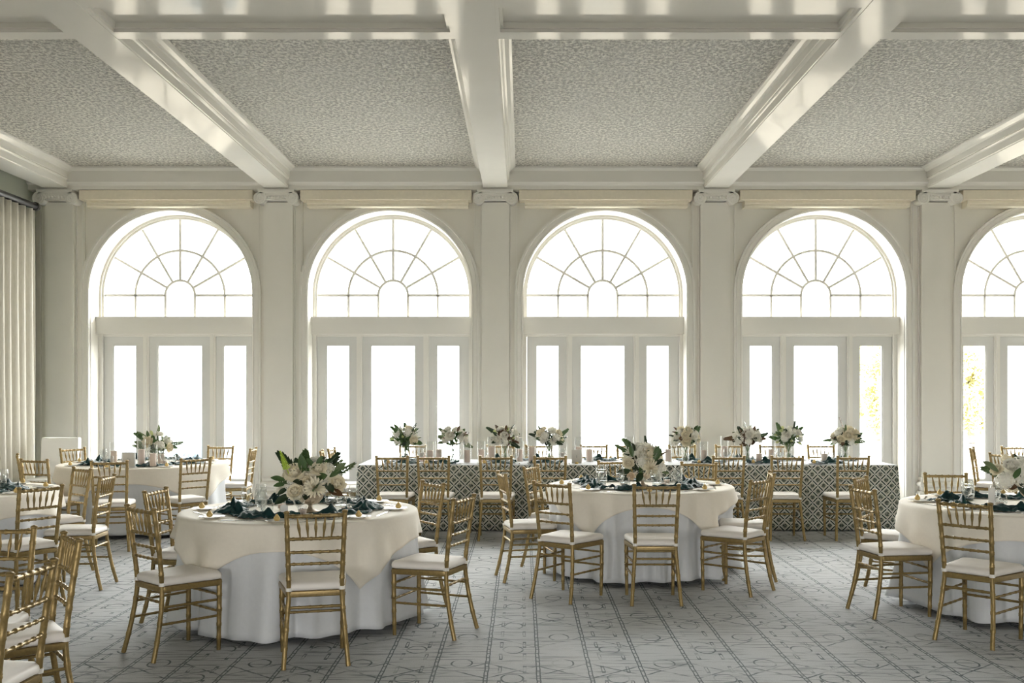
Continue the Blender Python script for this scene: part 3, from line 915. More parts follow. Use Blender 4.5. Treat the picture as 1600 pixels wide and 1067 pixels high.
for k, (a, b) in enumerate(LF):
    o = chair_px(a, 712.0, b, 712.0, ((((a + b) / 2) - CX) * 11 / FPX, 14), 'gilt bamboo style chair before the printed cloth, %s from the left' % ords[k], g, 1.0)
    lf_x.append(o.location.x)
g = 'gilt chairs behind the long table'
LB = [645, 782, 842, 928, 985, 1066, 1139, 1208, 1283]
lb_x = []
for k, a in enumerate(LB):
    x = (a - CX) * 13.28 / FPX; lb_x.append(x)
    chair_at(x, 13.05, (0.0, -1.0), 'gilt bamboo style chair behind the long table, %s from the left' % ords[k], g)
g = 'gilt chairs at the left end of the long table'
chair_at(-2.10, 12.03, (1, 0.12), 'gilt bamboo style chair at the left end of the long table, nearer one', g)
chair_at(-2.08, 12.52, (1, -0.05), 'gilt bamboo style chair at the left end of the long table, further one', g)

# the round tables and their cloths
for ti, (tx, ty, tr) in T.items():
    t = thing('round_table', 'dark folding banquet table hidden under cloth, ' + TN[ti], 'table', (tx, ty, 0), 0, 'round banquet tables')
    m = MB(); m.lathe([(tr - 0.02, 0.735), (tr - 0.005, 0.737), (tr - 0.003, 0.75), (tr - 0.012, 0.754)], 48); m.build('tabletop', 'table_wood', t)
    for k in range(4):
        a = radians(CORNER[ti] + 45 + 90 * k)
        lx, ly = (tr - 0.17) * cos(a), (tr - 0.17) * sin(a)
        m = MB(); m.tube([(lx, ly, 0), (lx, ly, 0.735)], 0.016, 10); m.lathe([(0.02, 0), (0.02, 0.03)], 10, (lx, ly, 0)); m.build('leg', 'black_metal', t, smooth=True, angle=40)
    seats = []       # chairs tucked in so far that their seats press the cloth back
    for ch in SEATS:
        v_ = Vector((ch[0] + ch[2] * 0.205 - tx, ch[1] + ch[3] * 0.205 - ty))
        if v_.length < tr + 0.12: seats.append((atan2(ch[1] - ty, ch[0] - tx), v_.length - 0.02))
    def pressed(r, z, a, seats=seats):
        zf = min(1.0, max(0.0, (0.60 - z) / 0.085)); zf = zf * zf * (3 - 2 * zf)
        for ca_, rf in seats:
            da = (a - ca_ + pi) % (2 * pi) - pi
            if abs(da) > 0.8: continue
            t_ = abs(r * sin(da)); k_ = min(1.0, max(0.0, (0.36 - t_) / 0.13)); k_ = k_ * k_ * (3 - 2 * k_)
            r = r - k_ * zf * max(0.0, r - rf / max(0.5, cos(da)))
        return r
    rr = random.Random(100 + ti)
    fa = [(rr.randint(10, 14), rr.uniform(0, 6.28), rr.uniform(0.6, 1)), (rr.randint(15, 23), rr.uniform(0, 6.28), rr.uniform(0.4, 0.9)), (rr.randint(4, 7), rr.uniform(0, 6.28), 0.5)]
    def folds(a): return sum(w_ * sin(n_ * a + p_) for n_, p_, w_ in fa) / 2.0
    def cloth(u, v, tr=tr, folds=folds, pressed=pressed):
        a = 2 * pi * v
        if u < 0.3:
            r = (tr - 0.004) * (u / 0.3) ; z = 0.7565
        elif u < 0.36:
            q = (u - 0.3) / 0.06; r = tr - 0.004 + 0.012 * sin(q * pi / 2); z = 0.7565 - 0.014 * (1 - cos(q * pi / 2))
        else:
            q = (u - 0.36) / 0.64; f_ = folds(a)
            r = tr + 0.008 + (0.028 * q + 0.058 * q * q) * 0.9 + f_ * (0.004 + 0.082 * q ** 0.8) * min(1, q * 4)
            z = 0.7425 - q * (0.697 + 0.008 * sin(3 * a + ti))
            r = pressed(r, z, a)
        return (r * cos(a), r * sin(a), z)
    m = MB(); m.grid(cloth, 28, 220, True)
    c = m.build('tablecloth', 'cloth_white', None, smooth=True); c.location = (tx, ty, 0); solidify(c, 0.0025)
    tag(c, 'floor length white tablecloth on the ' + TN[ti], 'tablecloth', 'floor length white tablecloths')
    ca = radians(CORNER[ti])
    S2 = (tr + 0.17)
    def over(u, v, tr=tr, cs=CORNERS[ti], mid_=0.105 if ti == 2 else 0.165, S2=S2, folds=folds, pressed=pressed):
        a = 2 * pi * v
        L = S2
        for i_ in range(4):       # the cloth runs straight from one corner to the next
            hi, lo = cs[i_], (cs[i_ + 1] if i_ < 3 else cs[0] - 360)
            d_ = (hi - math.degrees(a)) % 360
            if d_ <= hi - lo: L = S2 / cos((d_ / (hi - lo) - 0.5) * pi / 2); break
        dp = mid_ + (L - S2) * 0.68
        if u < 0.4:
            r = (tr + 0.004) * (u / 0.4); z = TOP
        elif u < 0.48:
            q = (u - 0.4) / 0.08; r = tr + 0.004 + 0.014 * sin(q * pi / 2); z = TOP - 0.016 * (1 - cos(q * pi / 2))
        else:
            q = (u - 0.48) / 0.52; zz = q * (dp - 0.016); f_ = folds(a)
            qq = zz / 0.715
            base = tr + 0.008 + (0.028 * qq + 0.058 * qq * qq) * 0.9 + f_ * (0.004 + 0.082 * qq ** 0.8) * min(1, qq * 4)
            r = base + 0.010 + 0.018 * q + 0.012 * q * sin(9 * a + ti * 2) * 0.6
            z = TOP - 0.016 - zz
            r = pressed(r - 0.008, z, a) + 0.008
        return (r * cos(a), r * sin(a), z)
    m = MB(); m.grid(over, 24, 240, True)
    c = m.build('overlay_cloth', 'overlay_linen', None, smooth=True); c.location = (tx, ty, 0); solidify(c, 0.0025)
    tag(c, 'square cream overlay cloth spread on the ' + TN[ti], 'tablecloth', 'cream overlay cloths')


# white slip-covered high chair by the first pilaster
sc = thing('slipcovered_chair', 'tall chair in a tight white slipcover beside the curtain', 'chair', (-6.16, 13.65, 0))
m = MB()
secs = []
for z, hx, yf, yb in ((0.0, 0.27, -0.02, 0.10), (0.45, 0.245, -0.02, 0.10), (0.8, 0.243, 0.0, 0.11), (0.97, 0.246, 0.01, 0.105), (0.995, 0.24, 0.02, 0.095)):
    secs.append([(-hx, yf, z), (-hx * 0.6, yf - 0.006, z - 0.012 * (z > 0.9)), (hx * 0.6, yf - 0.006, z - 0.012 * (z > 0.9)), (hx, yf, z), (hx, yb, z), (hx * 0.6, yb + 0.004, z - 0.012 * (z > 0.9)), (-hx * 0.6, yb + 0.004, z - 0.012 * (z > 0.9)), (-hx, yb, z)])
m.sweep(secs); m.build('cover_back', 'slipcover', sc, smooth=True, angle=40)
m = MB()
m.sweep([[(-hx, -0.46 - e, z), (hx, -0.46 - e, z), (hx, -0.02, z), (-hx, -0.02, z)] for z, hx, e in ((0, 0.265, 0.01), (0.44, 0.243, 0), (0.47, 0.235, -0.01))])
m.build('cover_seat', 'slipcover', sc)
sc.rotation_euler = (0, 0, radians(170)); sc.rotation_euler = (0, 0, 0)

# ------------------------------------------------------------------ flower parts
def petal_strip(m, ang, length, width, tilt0, tilt1, rbase=0.05, zbase=0.0, nv=4, nu=4, cup=0.35, tip=0.75):
    i = len(m.v); r, z = rbase, zbase; rows = []
    for k in range(nv + 1):
        t = k / nv
        if k:
            ti = tilt0 + (tilt1 - tilt0) * (t - 0.5 / nv)
            r += sin(ti) * length / nv; z += cos(ti) * length / nv
        w = width * (sin(pi * (0.12 + tip * t)) ** 0.7)
        rows.append((r, z, w))
    for r, z, w in rows:
        for k in range(nu + 1):
            s = (k / nu) * 2 - 1
            x = r - cup * w * s * s * 0.5; y = w * s
            m.v.append((x * cos(ang) - y * sin(ang), x * sin(ang) + y * cos(ang), z + 0.10 * w * s * s))
    for a in range(nv):
        for b in range(nu):
            m.f.append((i + a * (nu + 1) + b, i + a * (nu + 1) + b + 1, i + (a + 1) * (nu + 1) + b + 1, i + (a + 1) * (nu + 1) + b))
def peony():
    m = MB()
    for n, l, w, t0, t1, rb, off in ((4, 0.75, 0.40, -0.15, -0.75, 0.12, 0), (5, 0.85, 0.46, 0.15, -0.6, 0.16, 0.4), (6, 0.95, 0.50, 0.6, -0.25, 0.2, 0.2), (7, 1.0, 0.52, 1.1, 0.3, 0.2, 0.5), (7, 1.0, 0.5, 1.5, 1.0, 0.2, 0.1)):
        for k in range(n): petal_strip(m, 2 * pi * k / n + off, l, w, t0, t1, rb)
    m.lathe([(0.02, -0.15), (0.28, -0.02), (0.25, 0.2), (0.02, 0.35)], 8)
    return m
def mum():
    m = MB(); q = random.Random(3)
    for n, l, t0, t1 in ((8, 0.5, 0.1, 0.2), (12, 0.7, 0.5, 0.3), (14, 0.9, 0.9, 0.7), (16, 1.0, 1.25, 1.1), (16, 1.0, 1.6, 1.5)):
        for k in range(n): petal_strip(m, 2 * pi * (k + q.random() * 0.4) / n, l * q.uniform(0.9, 1.1), 0.10, t0, t1, 0.05, 0.0, 3, 2, 0.3)
    return m
def hydrangea():
    m = MB(); q = random.Random(5)
    for k in range(42):
        zz = 1 - (k + 0.5) / 42 * 1.35; rr_ = sqrt(max(0, 1 - zz * zz)); a = k * 2.39996
        n = Vector((rr_ * cos(a), rr_ * sin(a), zz)); t = n.cross(Vector((0.3, 0.5, 0.8))).normalized(); b = n.cross(t)
        for j in range(4):
            th = j * pi / 2 + q.random(); d = t * cos(th) + b * sin(th); e = n.cross(d); i = len(m.v)
            c = n * 0.78
            for p in (c, c + d * 0.14 + e * 0.11 + n * 0.05, c + d * 0.26 + n * 0.02, c + d * 0.14 - e * 0.11 + n * 0.05): m.v.append(tuple(p))
            m.f.append((i, i + 1, i + 2, i + 3))
    m.lathe([(0.02, -0.4), (0.4, -0.3), (0.6, 0.1), (0.42, 0.45), (0.02, 0.6)], 8)
    return m
def bud():
    m = MB()
    for k in range(3): petal_strip(m, 2 * pi * k / 3, 1.5, 0.4, 0.35, -0.35, 0.05, 0.0, 5, 4, 0.6, 0.86)
    for k in range(3): petal_strip(m, 2 * pi * k / 3 + 1, 1.3, 0.36, 0.5, 0.2, 0.06, 0.0, 5, 4, 0.6, 0.86)
    return m
def leaf(len_=1.0, wid=0.205, bend=0.5, fold=0.25):
    m = MB()
    def fn(u, v):
        s = v * 2 - 1; w = wid * sin(pi * (0.04 + 0.94 * u)) ** 0.85
        return (s * w, len_ * u * cos(bend * u * 0.7), len_ * 0.5 * sin(bend * u) * u * -0.4 + fold * abs(s) * w)
    m.grid(fn, 7, 4); return m
def sprig():
    """twig with paired narrow leaves"""
    m = MB(); m.tube([(0, 0, 0), (0, 0.5, 0.02), (0, 1.0, 0.0)], [0.014, 0.011, 0.006], 5)
    for k in range(6):
        for sx in (-1, 1):
            if k == 5 and sx == 1: a = 0.0
            else: a = sx * (0.75 - 0.06 * k)
            y0 = 0.2 + 0.155 * k; i = len(m.v); L_ = 0.40 - 0.025 * k
            for t, w in ((0, 0.01), (0.35, 0.085), (0.7, 0.065), (1.0, 0.005)):
                for s in (-1, 1):
                    x, y = s * w, t * L_
                    m.v.append((x * cos(a) + y * sin(a), y0 + y * cos(a) - x * sin(a), 0.05 * sin(t * 3) + 0.02 * s))
            for j in range(3): m.f.append((i + 2 * j, i + 2 * j + 1, i + 2 * j + 3, i + 2 * j + 2))
    return m
def fern():
    m = MB(); m.tube([(0, 0, 0), (0, 0.5, 0.0), (0, 1.0, 0.03)], [0.02, 0.014, 0.005], 5)
    for k in range(15):
        y0 = 0.22 + 0.052 * k; L_ = 0.19 * (1 - k / 18)
        for sx in (-1, 1):
            i = len(m.v)
            m.v += [(0, y0 - 0.018, 0.0), (sx * L_ * 0.6, y0 - 0.008, 0.02), (sx * L_, y0 + 0.035, 0.01), (sx * L_ * 0.5, y0 + 0.032, 0.02), (0, y0 + 0.018, 0.0)]
            m.f.append((i, i + 1, i + 2, i + 3, i + 4))
    return m
ME = {}
def reg(key, mb, mat, smooth=True):
    me = mb.mesh(key, smooth); me.materials.append(MATS[mat]); ME[key] = me
for nm, mt in (('cream', 'petal_cream'), ('white', 'petal_white'), ('blush', 'petal_blush')):
    reg('rose_' + nm, peony(), mt); reg('mum_' + nm, mum(), mt); reg('hyd_' + nm, hydrangea(), mt, False); reg('bud_' + nm, bud(), mt)
reg('bud_green', bud(), 'petal_green')
for nm in ('dark', 'mid', 'olive', 'brown'):
    reg('leaf_' + nm, leaf(), 'leaf_' + nm); reg('sprig_' + nm, sprig(), 'leaf_' + nm, False)
reg('fern', fern(), 'fern_lime', False)

def orient(o, loc, d, scale, spin=0.0, axis='Z'):
    q = Vector(d).normalized().to_track_quat(axis, 'Y' if axis == 'Z' else 'Z')
    o.rotation_mode = 'QUATERNION'
    from mathutils import Quaternion
    o.rotation_quaternion = q @ Quaternion((0, 0, 1) if axis == 'Z' else (0, 1, 0), spin)
    o.location = loc; o.scale = (scale,) * 3
def orient_leaf(o, loc, d, normal, scale):
    y = Vector(d).normalized(); n = Vector(normal); n = n - y * n.dot(y)
    if n.length < 1e-4: n = y.orthogonal()
    n.normalize(); x = y.cross(n)
    o.matrix_local = Matrix.Translation(loc) @ Matrix((x, y, n)).transposed().to_4x4() @ Matrix.Scale(scale, 4)
def bouquet(parent, cz, rx, rz, n_bloom, n_leaf, q, bloom_r, kinds, leaves, sprigs=0, low=-0.25, leaf_len=(0.09, 0.14)):
    """blooms spread over a dome round (0,0,cz), leaves between and beyond them"""
    core = MB()      # the dense greenery inside
    for i in range(170):
        while True:
            c = Vector((q.uniform(-1, 1), q.uniform(-1, 1), q.uniform(-1, 1)))
            if c.length < 1: break
        c = Vector((c.x * rx * 0.74, c.y * rx * 0.74, cz + c.z * rz * 0.72))
        a = Vector((q.gauss(0, 1), q.gauss(0, 1), q.gauss(0, 1))).normalized(); b = a.orthogonal().normalized(); l = q.uniform(0.022, 0.036)
        j = len(core.v); core.v += [tuple(c - a * l), tuple(c + b * l * 0.45), tuple(c + a * l), tuple(c - b * l * 0.45)]; core.f.append((j, j + 1, j + 2, j + 3))
    core.build('greenery', 'leaf_' + leaves[0], parent)['kind'] = 'stuff'
    for i in range(n_bloom):
        t = (i + 0.5) / n_bloom; zz = 1 - (1 - low) * t; a = i * 2.39996 + q.random() * 0.5; s = sqrt(max(0, 1 - zz * zz))
        d = Vector((s * cos(a), s * sin(a), zz)); kd = kinds[q.randrange(len(kinds))]
        br = bloom_r * q.uniform(0.9, 1.25)
        if kd.startswith('bud'): br *= 0.6
        p = Vector((d.x * (rx - br * 0.5), d.y * (rx - br * 0.5), cz + d.z * (rz - br * 0.5)))
        nm = {'ros': 'rose', 'mum': 'chrysanthemum', 'hyd': 'hydrangea', 'bud': 'bud'}[kd[:3]]
        orient(put(nm, ME[kd], parent), p, d + Vector((0, -0.15, 0.1)), br, q.random() * 6)
    for i in range(n_leaf + sprigs):
        a = i * 2.39996 + q.random(); zz = q.uniform(low - 0.1, 0.85); s = sqrt(max(0, 1 - zz * zz))
        d = Vector((s * cos(a), s * sin(a), zz)); kd = leaves[q.randrange(len(leaves))]
        L_ = q.uniform(*leaf_len)
        e = 0.62 if i % 2 else 0.82
        p = Vector((d.x * rx * e, d.y * rx * e, cz + d.z * rz * e))
        nn = (d * q.uniform(-0.2, 1.0) + Vector((q.uniform(-0.5, 0.5), -0.5, q.uniform(0.0, 0.9))))
        dd = (d + Vector((q.uniform(-0.4, 0.4), q.uniform(-0.4, 0.4), q.uniform(-0.1, 0.5)))).normalized()
        if i < n_leaf: orient_leaf(put('leaf', ME['leaf_' + kd], parent), p, dd, nn, L_)
        else: orient_leaf(put('leaf_sprig', ME['sprig_' + kd], parent), p, dd, nn, L_ * 1.25)

# compote bowl centrepieces
def compote(parent, s=1.0):
    m = MB()
    pr = [(0.055, 0.0), (0.058, 0.006), (0.045, 0.012), (0.02, 0.022), (0.014, 0.04), (0.016, 0.05), (0.03, 0.056), (0.062, 0.07), (0.085, 0.095), (0.094, 0.122), (0.098, 0.126), (0.092, 0.126), (0.08, 0.10), (0.02, 0.07)]
    m.lathe([(r * s, z * s) for r, z in pr], 64, flute=(0.035, 20)); m.build('bowl', 'tarnished_metal', parent, smooth=True, angle=70)
q = random.Random(21)
fa_ = thing('flower_centrepiece', 'low white rose arrangement with lime fern in footed bowl, nearest round table', 'flowers', (-1.49, 7.22, TOP + 0.002), 0, 'flower centrepieces on round tables')
compote(fa_)
bouquet(fa_, 0.225, 0.19, 0.14, 17, 20, q, 0.066, ['rose_cream', 'rose_white', 'rose_cream', 'mum_cream', 'hyd_white', 'bud_white'], ['dark', 'dark', 'mid', 'mid', 'olive'], 10, low=-0.2, leaf_len=(0.10, 0.15))
for px_, py_, d_, kd, br in ((462, 741, 7.06, 'rose_cream', 0.072), (497, 735, 7.06, 'rose_cream', 0.055), (463, 769, 7.03, 'rose_cream', 0.058), (492, 762, 7.0, 'mum_cream', 0.075), (525, 757, 7.08, 'rose_cream', 0.062), (513, 733, 7.2, 'hyd_white', 0.055), (439, 764, 7.15, 'mum_white', 0.05), (453, 758, 7.05, 'hyd_white', 0.045)   ):
    p = P(px_, py_, d_) - fa_.location
    orient(put({'ros': 'rose', 'mum': 'chrysanthemum', 'hyd': 'hydrangea'}[kd[:3]], ME[kd], fa_), p, (p.x * 2.0, -0.7, (p.z - 0.15) * 3 + 0.25), br, q.random() * 6)
for px_, py_, tx_, tz_, L_ in ((451, 740, -0.33, 1, 0.17),):
    p = P(px_, py_, 6.96) - fa_.location
    orient_leaf(put('fern_frond', ME['fern'], fa_), p, (tx_, -0.15, tz_), (0, -1, 0.2), L_)
for px_, py_, tx_, ty_, tz_, kd, L_ in ((495, 730, 0.5, -0.2, 1, 'mid', 0.085), (492, 730, -0.7, -0.2, 0.8, 'mid', 0.08), (485, 735, -0.8, -0.3, 0.3, 'mid', 0.075), (445, 750, -1, -0.2, 0.25, 'mid', 0.09), (447, 756, -1, -0.2, -0.1, 'mid', 0.08), (450, 762, -0.8, -0.3, -0.5, 'dark', 0.08), (455, 772, -0.9, -0.4, -0.5, 'dark', 0.12), (512, 765, 0.8, -0.4, -0.2, 'brown', 0.12), (515, 745, 0.8, -0.2, 0.5, 'mid', 0.09), (510, 755, 0.3, -0.5, -0.2, 'dark', 0.12), (478, 757, -0.3, -0.6, 0.2, 'dark', 0.12), (479, 772, 0.1, -0.7, -0.1, 'dark', 0.11), (475, 740, -0.1, -0.3, 1, 'mid', 0.13), (522, 738, 0.7, -0.1, 0.6, 'olive', 0.1)):
    p = P(px_, py_, 7.06) - fa_.location
    orient_leaf(put('leaf', ME['leaf_' + kd], fa_), p, (tx_, ty_, tz_), (0.15, -0.8, 0.6), L_ * 1.15)

fb = thing('flower_centrepiece', 'low white flower arrangement with broad dark leaves, middle round table', 'flowers', (1.09, 9.22, TOP + 0.002), 0, 'flower centrepieces on round tables')
compote(fb, 0.9)
bouquet(fb, 0.22, 0.17, 0.155, 17, 14, q, 0.07, ['rose_white', 'hyd_white', 'hyd_cream', 'rose_cream', 'mum_white', 'bud_white'], ['dark', 'mid', 'brown'], 5, low=-0.3, leaf_len=(0.08, 0.13))
for px_, py_, d_, kd, br in ((998, 708, 9.2, 'rose_white', 0.075), (1014, 711, 9.1, 'rose_cream', 0.078), (1002, 722, 9.05, 'hyd_white', 0.06), (983, 725, 9.1, 'rose_cream', 0.05), (1016, 732, 9.02, 'mum_cream', 0.075), (1032, 732, 9.1, 'hyd_white', 0.065), (986, 744, 9.03, 'rose_blush', 0.036), (1005, 748, 9.05, 'bud_white', 0.04), (1028, 744, 9.05, 'mum_white', 0.04)):
    p = P(px_, py_, d_) - fb.location
    orient(put({'ros': 'rose', 'mum': 'chrysanthemum', 'hyd': 'hydrangea', 'bud': 'bud'}[kd[:3]], ME[kd], fb), p, (p.x * 2.0, -0.7, (p.z - 0.15) * 3 + 0.25), br, q.random() * 6)
for px_, py_, tx_, ty_, tz_, kd, L_ in ((988, 737, -1, -0.3, 0.05, 'dark', 0.13), (985, 742, -0.8, -0.4, -0.4, 'dark', 0.1), (1003, 738, -0.3, -0.6, -0.4, 'dark', 0.13), (1022, 727, 0.8, -0.2, 0.6, 'dark', 0.09), (1022, 718, 0.35, 0, 1, 'mid', 0.12), (1020, 722, 0.6, 0, 1, 'mid', 0.13), (988, 714, -0.15, 0, 1, 'mid', 0.10), (1034, 738, 1, -0.2, -0.05, 'olive', 0.06)):
    p = P(px_, py_, 9.05) - fb.location
    orient_leaf(put('leaf', ME['leaf_' + kd], fb), p, (tx_, ty_, tz_), (0.15, -0.8, 0.6), L_ * 1.15)

fc = thing('flower_centrepiece', 'low white hydrangea arrangement at the right edge of the picture', 'flowers', (3.80, 7.62, TOP + 0.002), 0, 'flower centrepieces on round tables')
compote(fc, 0.9)
bouquet(fc, 0.20, 0.20, 0.155, 18, 14, q, 0.075, ['hyd_white', 'rose_white', 'hyd_cream', 'rose_cream'], ['dark', 'mid', 'brown'], 5, low=-0.3)
for px_, py_, d_, kd, br in ((1570, 751, 7.4, 'hyd_white', 0.075), (1580, 730, 7.5, 'rose_white', 0.06), (1597, 736, 7.45, 'hyd_white', 0.07), (1573, 718, 7.6, 'hyd_cream', 0.05), (1558, 735, 7.5, 'rose_cream', 0.045)):
    p = P(px_, py_, d_) - fc.location
    orient(put({'ros': 'rose', 'hyd': 'hydrangea'}[kd[:3]], ME[kd], fc), p, (p.x * 2.0, -0.7, (p.z - 0.15) * 3 + 0.25), br, q.random() * 6)
for px_, py_, tx_, ty_, tz_, kd, L_ in ((1590, 760, 0.1, -0.6, -0.3, 'dark', 0.13), (1583, 748, 0.3, -0.5, 0.8, 'mid', 0.09), (1560, 737, -1, -0.2, 0.7, 'olive', 0.13), (1596, 765, 0.2, -0.6, -0.1, 'dark', 0.12)):
    p = P(px_, py_, 7.4) - fc.location
    orient_leaf(put('leaf', ME['leaf_' + kd], fc), p, (tx_, ty_, tz_), (0.15, -0.8, 0.6), L_ * 1.15)

fd = thing('flower_centrepiece', 'loose pale flower arrangement on the far round table by the curtain', 'flowers', (-4.33, 12.15, TOP + 0.002), 0, 'flower centrepieces on round tables')
compote(fd, 0.9)
bouquet(fd, 0.20, 0.17, 0.16, 14, 8, q, 0.06, ['bud_white', 'rose_cream', 'mum_white', 'hyd_white', 'bud_green'], ['mid', 'olive'], 7, low=-0.2)

# vases along the long table
VASE_PX = [633, 708, 789, 858, 1071, 1168, 1232, 1321]
vlab = ['leafy olive green posy', 'white posy with upright pale buds', 'white posy with brown magnolia leaves', 'tall loose white posy with sprigs', 'round white rose posy with dark leaves', 'white posy with a brown leaf on its left', 'full round white hydrangea posy', 'white posy with dark leaf at the right end']
vmix = [(['rose_cream', 'bud_white', 'hyd_white', 'bud_green'], ['mid', 'olive', 'dark', 'mid'], 8, 22, 10), (['bud_white', 'rose_white', 'hyd_white', 'bud_green'], ['mid', 'brown', 'olive'], 11, 9, 4), (['rose_white', 'hyd_white', 'bud_green'], ['brown', 'dark', 'olive'], 11, 8, 3),
        (['hyd_white', 'rose_cream', 'mum_white'], ['dark', 'mid'], 12, 7, 7), (['rose_white', 'hyd_white', 'rose_cream'], ['dark', 'brown', 'mid'], 13, 9, 4), (['rose_white', 'hyd_white'], ['brown', 'dark', 'mid'], 13, 8, 5), (['hyd_white', 'rose_white', 'bud_green'], ['mid', 'dark'], 14, 7, 4), (['hyd_white', 'rose_cream'], ['dark', 'mid', 'brown'], 12, 8, 4)]
def vase_parts(root, q):
    m = MB(); m.lathe([(0.035, 0.0), (0.042, 0.004), (0.040, 0.05), (0.036, 0.12), (0.046, 0.19), (0.0485, 0.20), (0.0455, 0.20), (0.033, 0.12), (0.037, 0.05), (0.038, 0.012), (0.002, 0.012)], 20)
    v = m.build('vase', 'table_glass', root, smooth=True, angle=60)
    m = MB(); m.lathe([(0.002, 0.014), (0.036, 0.014), (0.036, 0.05), (0.032, 0.11), (0.002, 0.111)], 18); m.build('water', 'water', v, smooth=True, angle=60)
    for k in range(7):
        a = k * 0.9 + q.random(); b = a + pi * 0.8
        m = MB(); m.tube([(0.026 * cos(a), 0.026 * sin(a), 0.016), (0, 0, 0.12), (0.04 * cos(b), 0.04 * sin(b), 0.22)], 0.0035, 5); m.build('stem', 'stem_green', root)
for k, px_ in enumerate(VASE_PX):
    q = random.Random(50 + k)
    d = 12.22
    v = thing('flower_vase', vlab[k] + ' in a long table vase', 'flowers', ((px_ - CX) * d / FPX, d, TOP + 0.002), 0, 'posies along the long table')
    vase_parts(v, q)
    kinds, lv, nb, nl, ns = vmix[k]
    bouquet(v, 0.285, 0.155, 0.13, nb + 5, nl + 14, q, 0.052, kinds, lv, ns, low=-0.45, leaf_len=(0.07, 0.115))

# ------------------------------------------------------------------ tableware prototypes
PROTO = []
def proto_goblet():
    r = thing('water_goblet', '', 'glass')
    m = MB(); m.lathe([(0.034, 0.0), (0.034, 0.002), (0.012, 0.006), (0.006, 0.012), (0.0055, 0.045), (0.012, 0.055), (0.032, 0.075), (0.041, 0.105), (0.0395, 0.135), (0.034, 0.168), (0.0328, 0.168), (0.038, 0.135), (0.0395, 0.105), (0.030, 0.077), (0.004, 0.060)], 20)
    b = m.build('bowl', 'table_glass', r, smooth=True, angle=60)
    m = MB(); m.lathe([(0.003, 0.061), (0.029, 0.078), (0.0385, 0.105), (0.0378, 0.128), (0.002, 0.1285)], 18); m.build('water', 'water', b, smooth=True, angle=60)
    return r
def proto_wine():
    r = thing('wine_glass', '', 'glass')
    m = MB(); m.lathe([(0.033, 0.0), (0.033, 0.002), (0.010, 0.006), (0.004, 0.014), (0.004, 0.085), (0.012, 0.096), (0.034, 0.12), (0.039, 0.145), (0.035, 0.185), (0.031, 0.205), (0.030, 0.205), (0.034, 0.185), (0.0378, 0.145), (0.032, 0.122), (0.003, 0.10)], 20)
    m.build('bowl', 'table_glass', r, smooth=True, angle=60)
    return r
def proto_tumbler():
    r = thing('stemless_glass', '', 'glass')
    m = MB(); m.lathe([(0.024, 0.0), (0.028, 0.003), (0.040, 0.03), (0.044, 0.055), (0.040, 0.085), (0.034, 0.11), (0.0328, 0.11), (0.0385, 0.085), (0.0425, 0.055), (0.038, 0.032), (0.024, 0.008), (0.002, 0.007)], 20)
    b = m.build('bowl', 'table_glass', r, smooth=True, angle=60)
    m = MB(); m.lathe([(0.002, 0.008), (0.024, 0.009), (0.0375, 0.032), (0.0415, 0.052), (0.002, 0.0525)], 18); m.build('water', 'water', b, smooth=True, angle=60)
    return r
def proto_plate():
    m = MB(); m.lathe([(0.045, 0.0), (0.05, 0.002), (0.055, 0.005), (0.085, 0.011), (0.088, 0.013), (0.086, 0.014), (0.055, 0.008), (0.002, 0.006)], 36)
    return m.build('bread_plate', 'porcelain', None, smooth=True, angle=50)
def proto_favor():
    r = thing('gold_favour', '', 'favour')
    m = MB(); m.lathe([(0.004, 0), (0.016, 0.003), (0.022, 0.014), (0.020, 0.024), (0.012, 0.034), (0.008, 0.042), (0.002, 0.046)], 14); b = m.build('fruit', 'gold_candy', r, smooth=True)
    m = MB(); m.tube([(0, 0, 0.044), (0.002, 0.001, 0.052), (0.006, 0.002, 0.058)], 0.0016, 5); m.build('stalk', 'leaf_brown', r)
    return r
def cutlery(kind):
    m = MB()
    if kind == 'fork':
        pts = [(0, -0.10), (0, -0.05), (0, 0.0), (0, 0.03)]
        m.slab([(-0.007, -0.10), (0.007, -0.10), (0.004, -0.03), (0.003, 0.02), (0.011, 0.04), (0.011, 0.055), (-0.011, 0.055), (-0.011, 0.04), (-0.003, 0.02), (-0.004, -0.03)], 0.0, 0.0025)
        for k in range(4):
            x = -0.0095 + 0.0063 * k; m.slab([(x - 0.0016, 0.055), (x + 0.0016, 0.055), (x + 0.001, 0.095), (x - 0.001, 0.095)], 0.0, 0.0022)
    else:
        m.slab([(-0.007, -0.11), (0.007, -0.11), (0.006, -0.01), (0.010, 0.0), (0.010, 0.07), (0.004, 0.105), (-0.006, 0.11), (-0.006, -0.01)], 0.0, 0.003)
    return m.build(kind, 'silver', None)
def napkin(seed):
    q = random.Random(seed); ph = [q.uniform(0, 6) for _ in range(4)]; m = MB(); kx = q.uniform(-0.12, 0.12)
    def fn(u, v):
        s = u * 2 - 1; t = v * 2 - 1
        pinch = math.exp(-((s - kx) / 0.16) ** 2)
        w = (0.085 + 0.03 * abs(s)) * (1 - 0.55 * pinch) * (1 - 0.35 * max(0, abs(s) - 0.75) / 0.25)
        x = 0.19 * s + 0.012 * sin(3 * t + ph[0]); y = w * t + 0.03 * sin(2.2 * s + ph[1])
        dome = (1 - t * t)
        z = 0.010 + dome * (0.014 + 0.034 * pinch + 0.012 * sin(5 * s + ph[2])) + dome * 0.013 * sin(7 * t + 4 * s + ph[3]) * (1 + pinch) + 0.004 * sin(19 * s + 3 * t)
        return (x, y, max(0.003, z))
    m.grid(fn, 30, 12)
    o = m.build('napkin', 'napkin_satin', None, smooth=True); solidify(o, 0.002, 1)
    return o
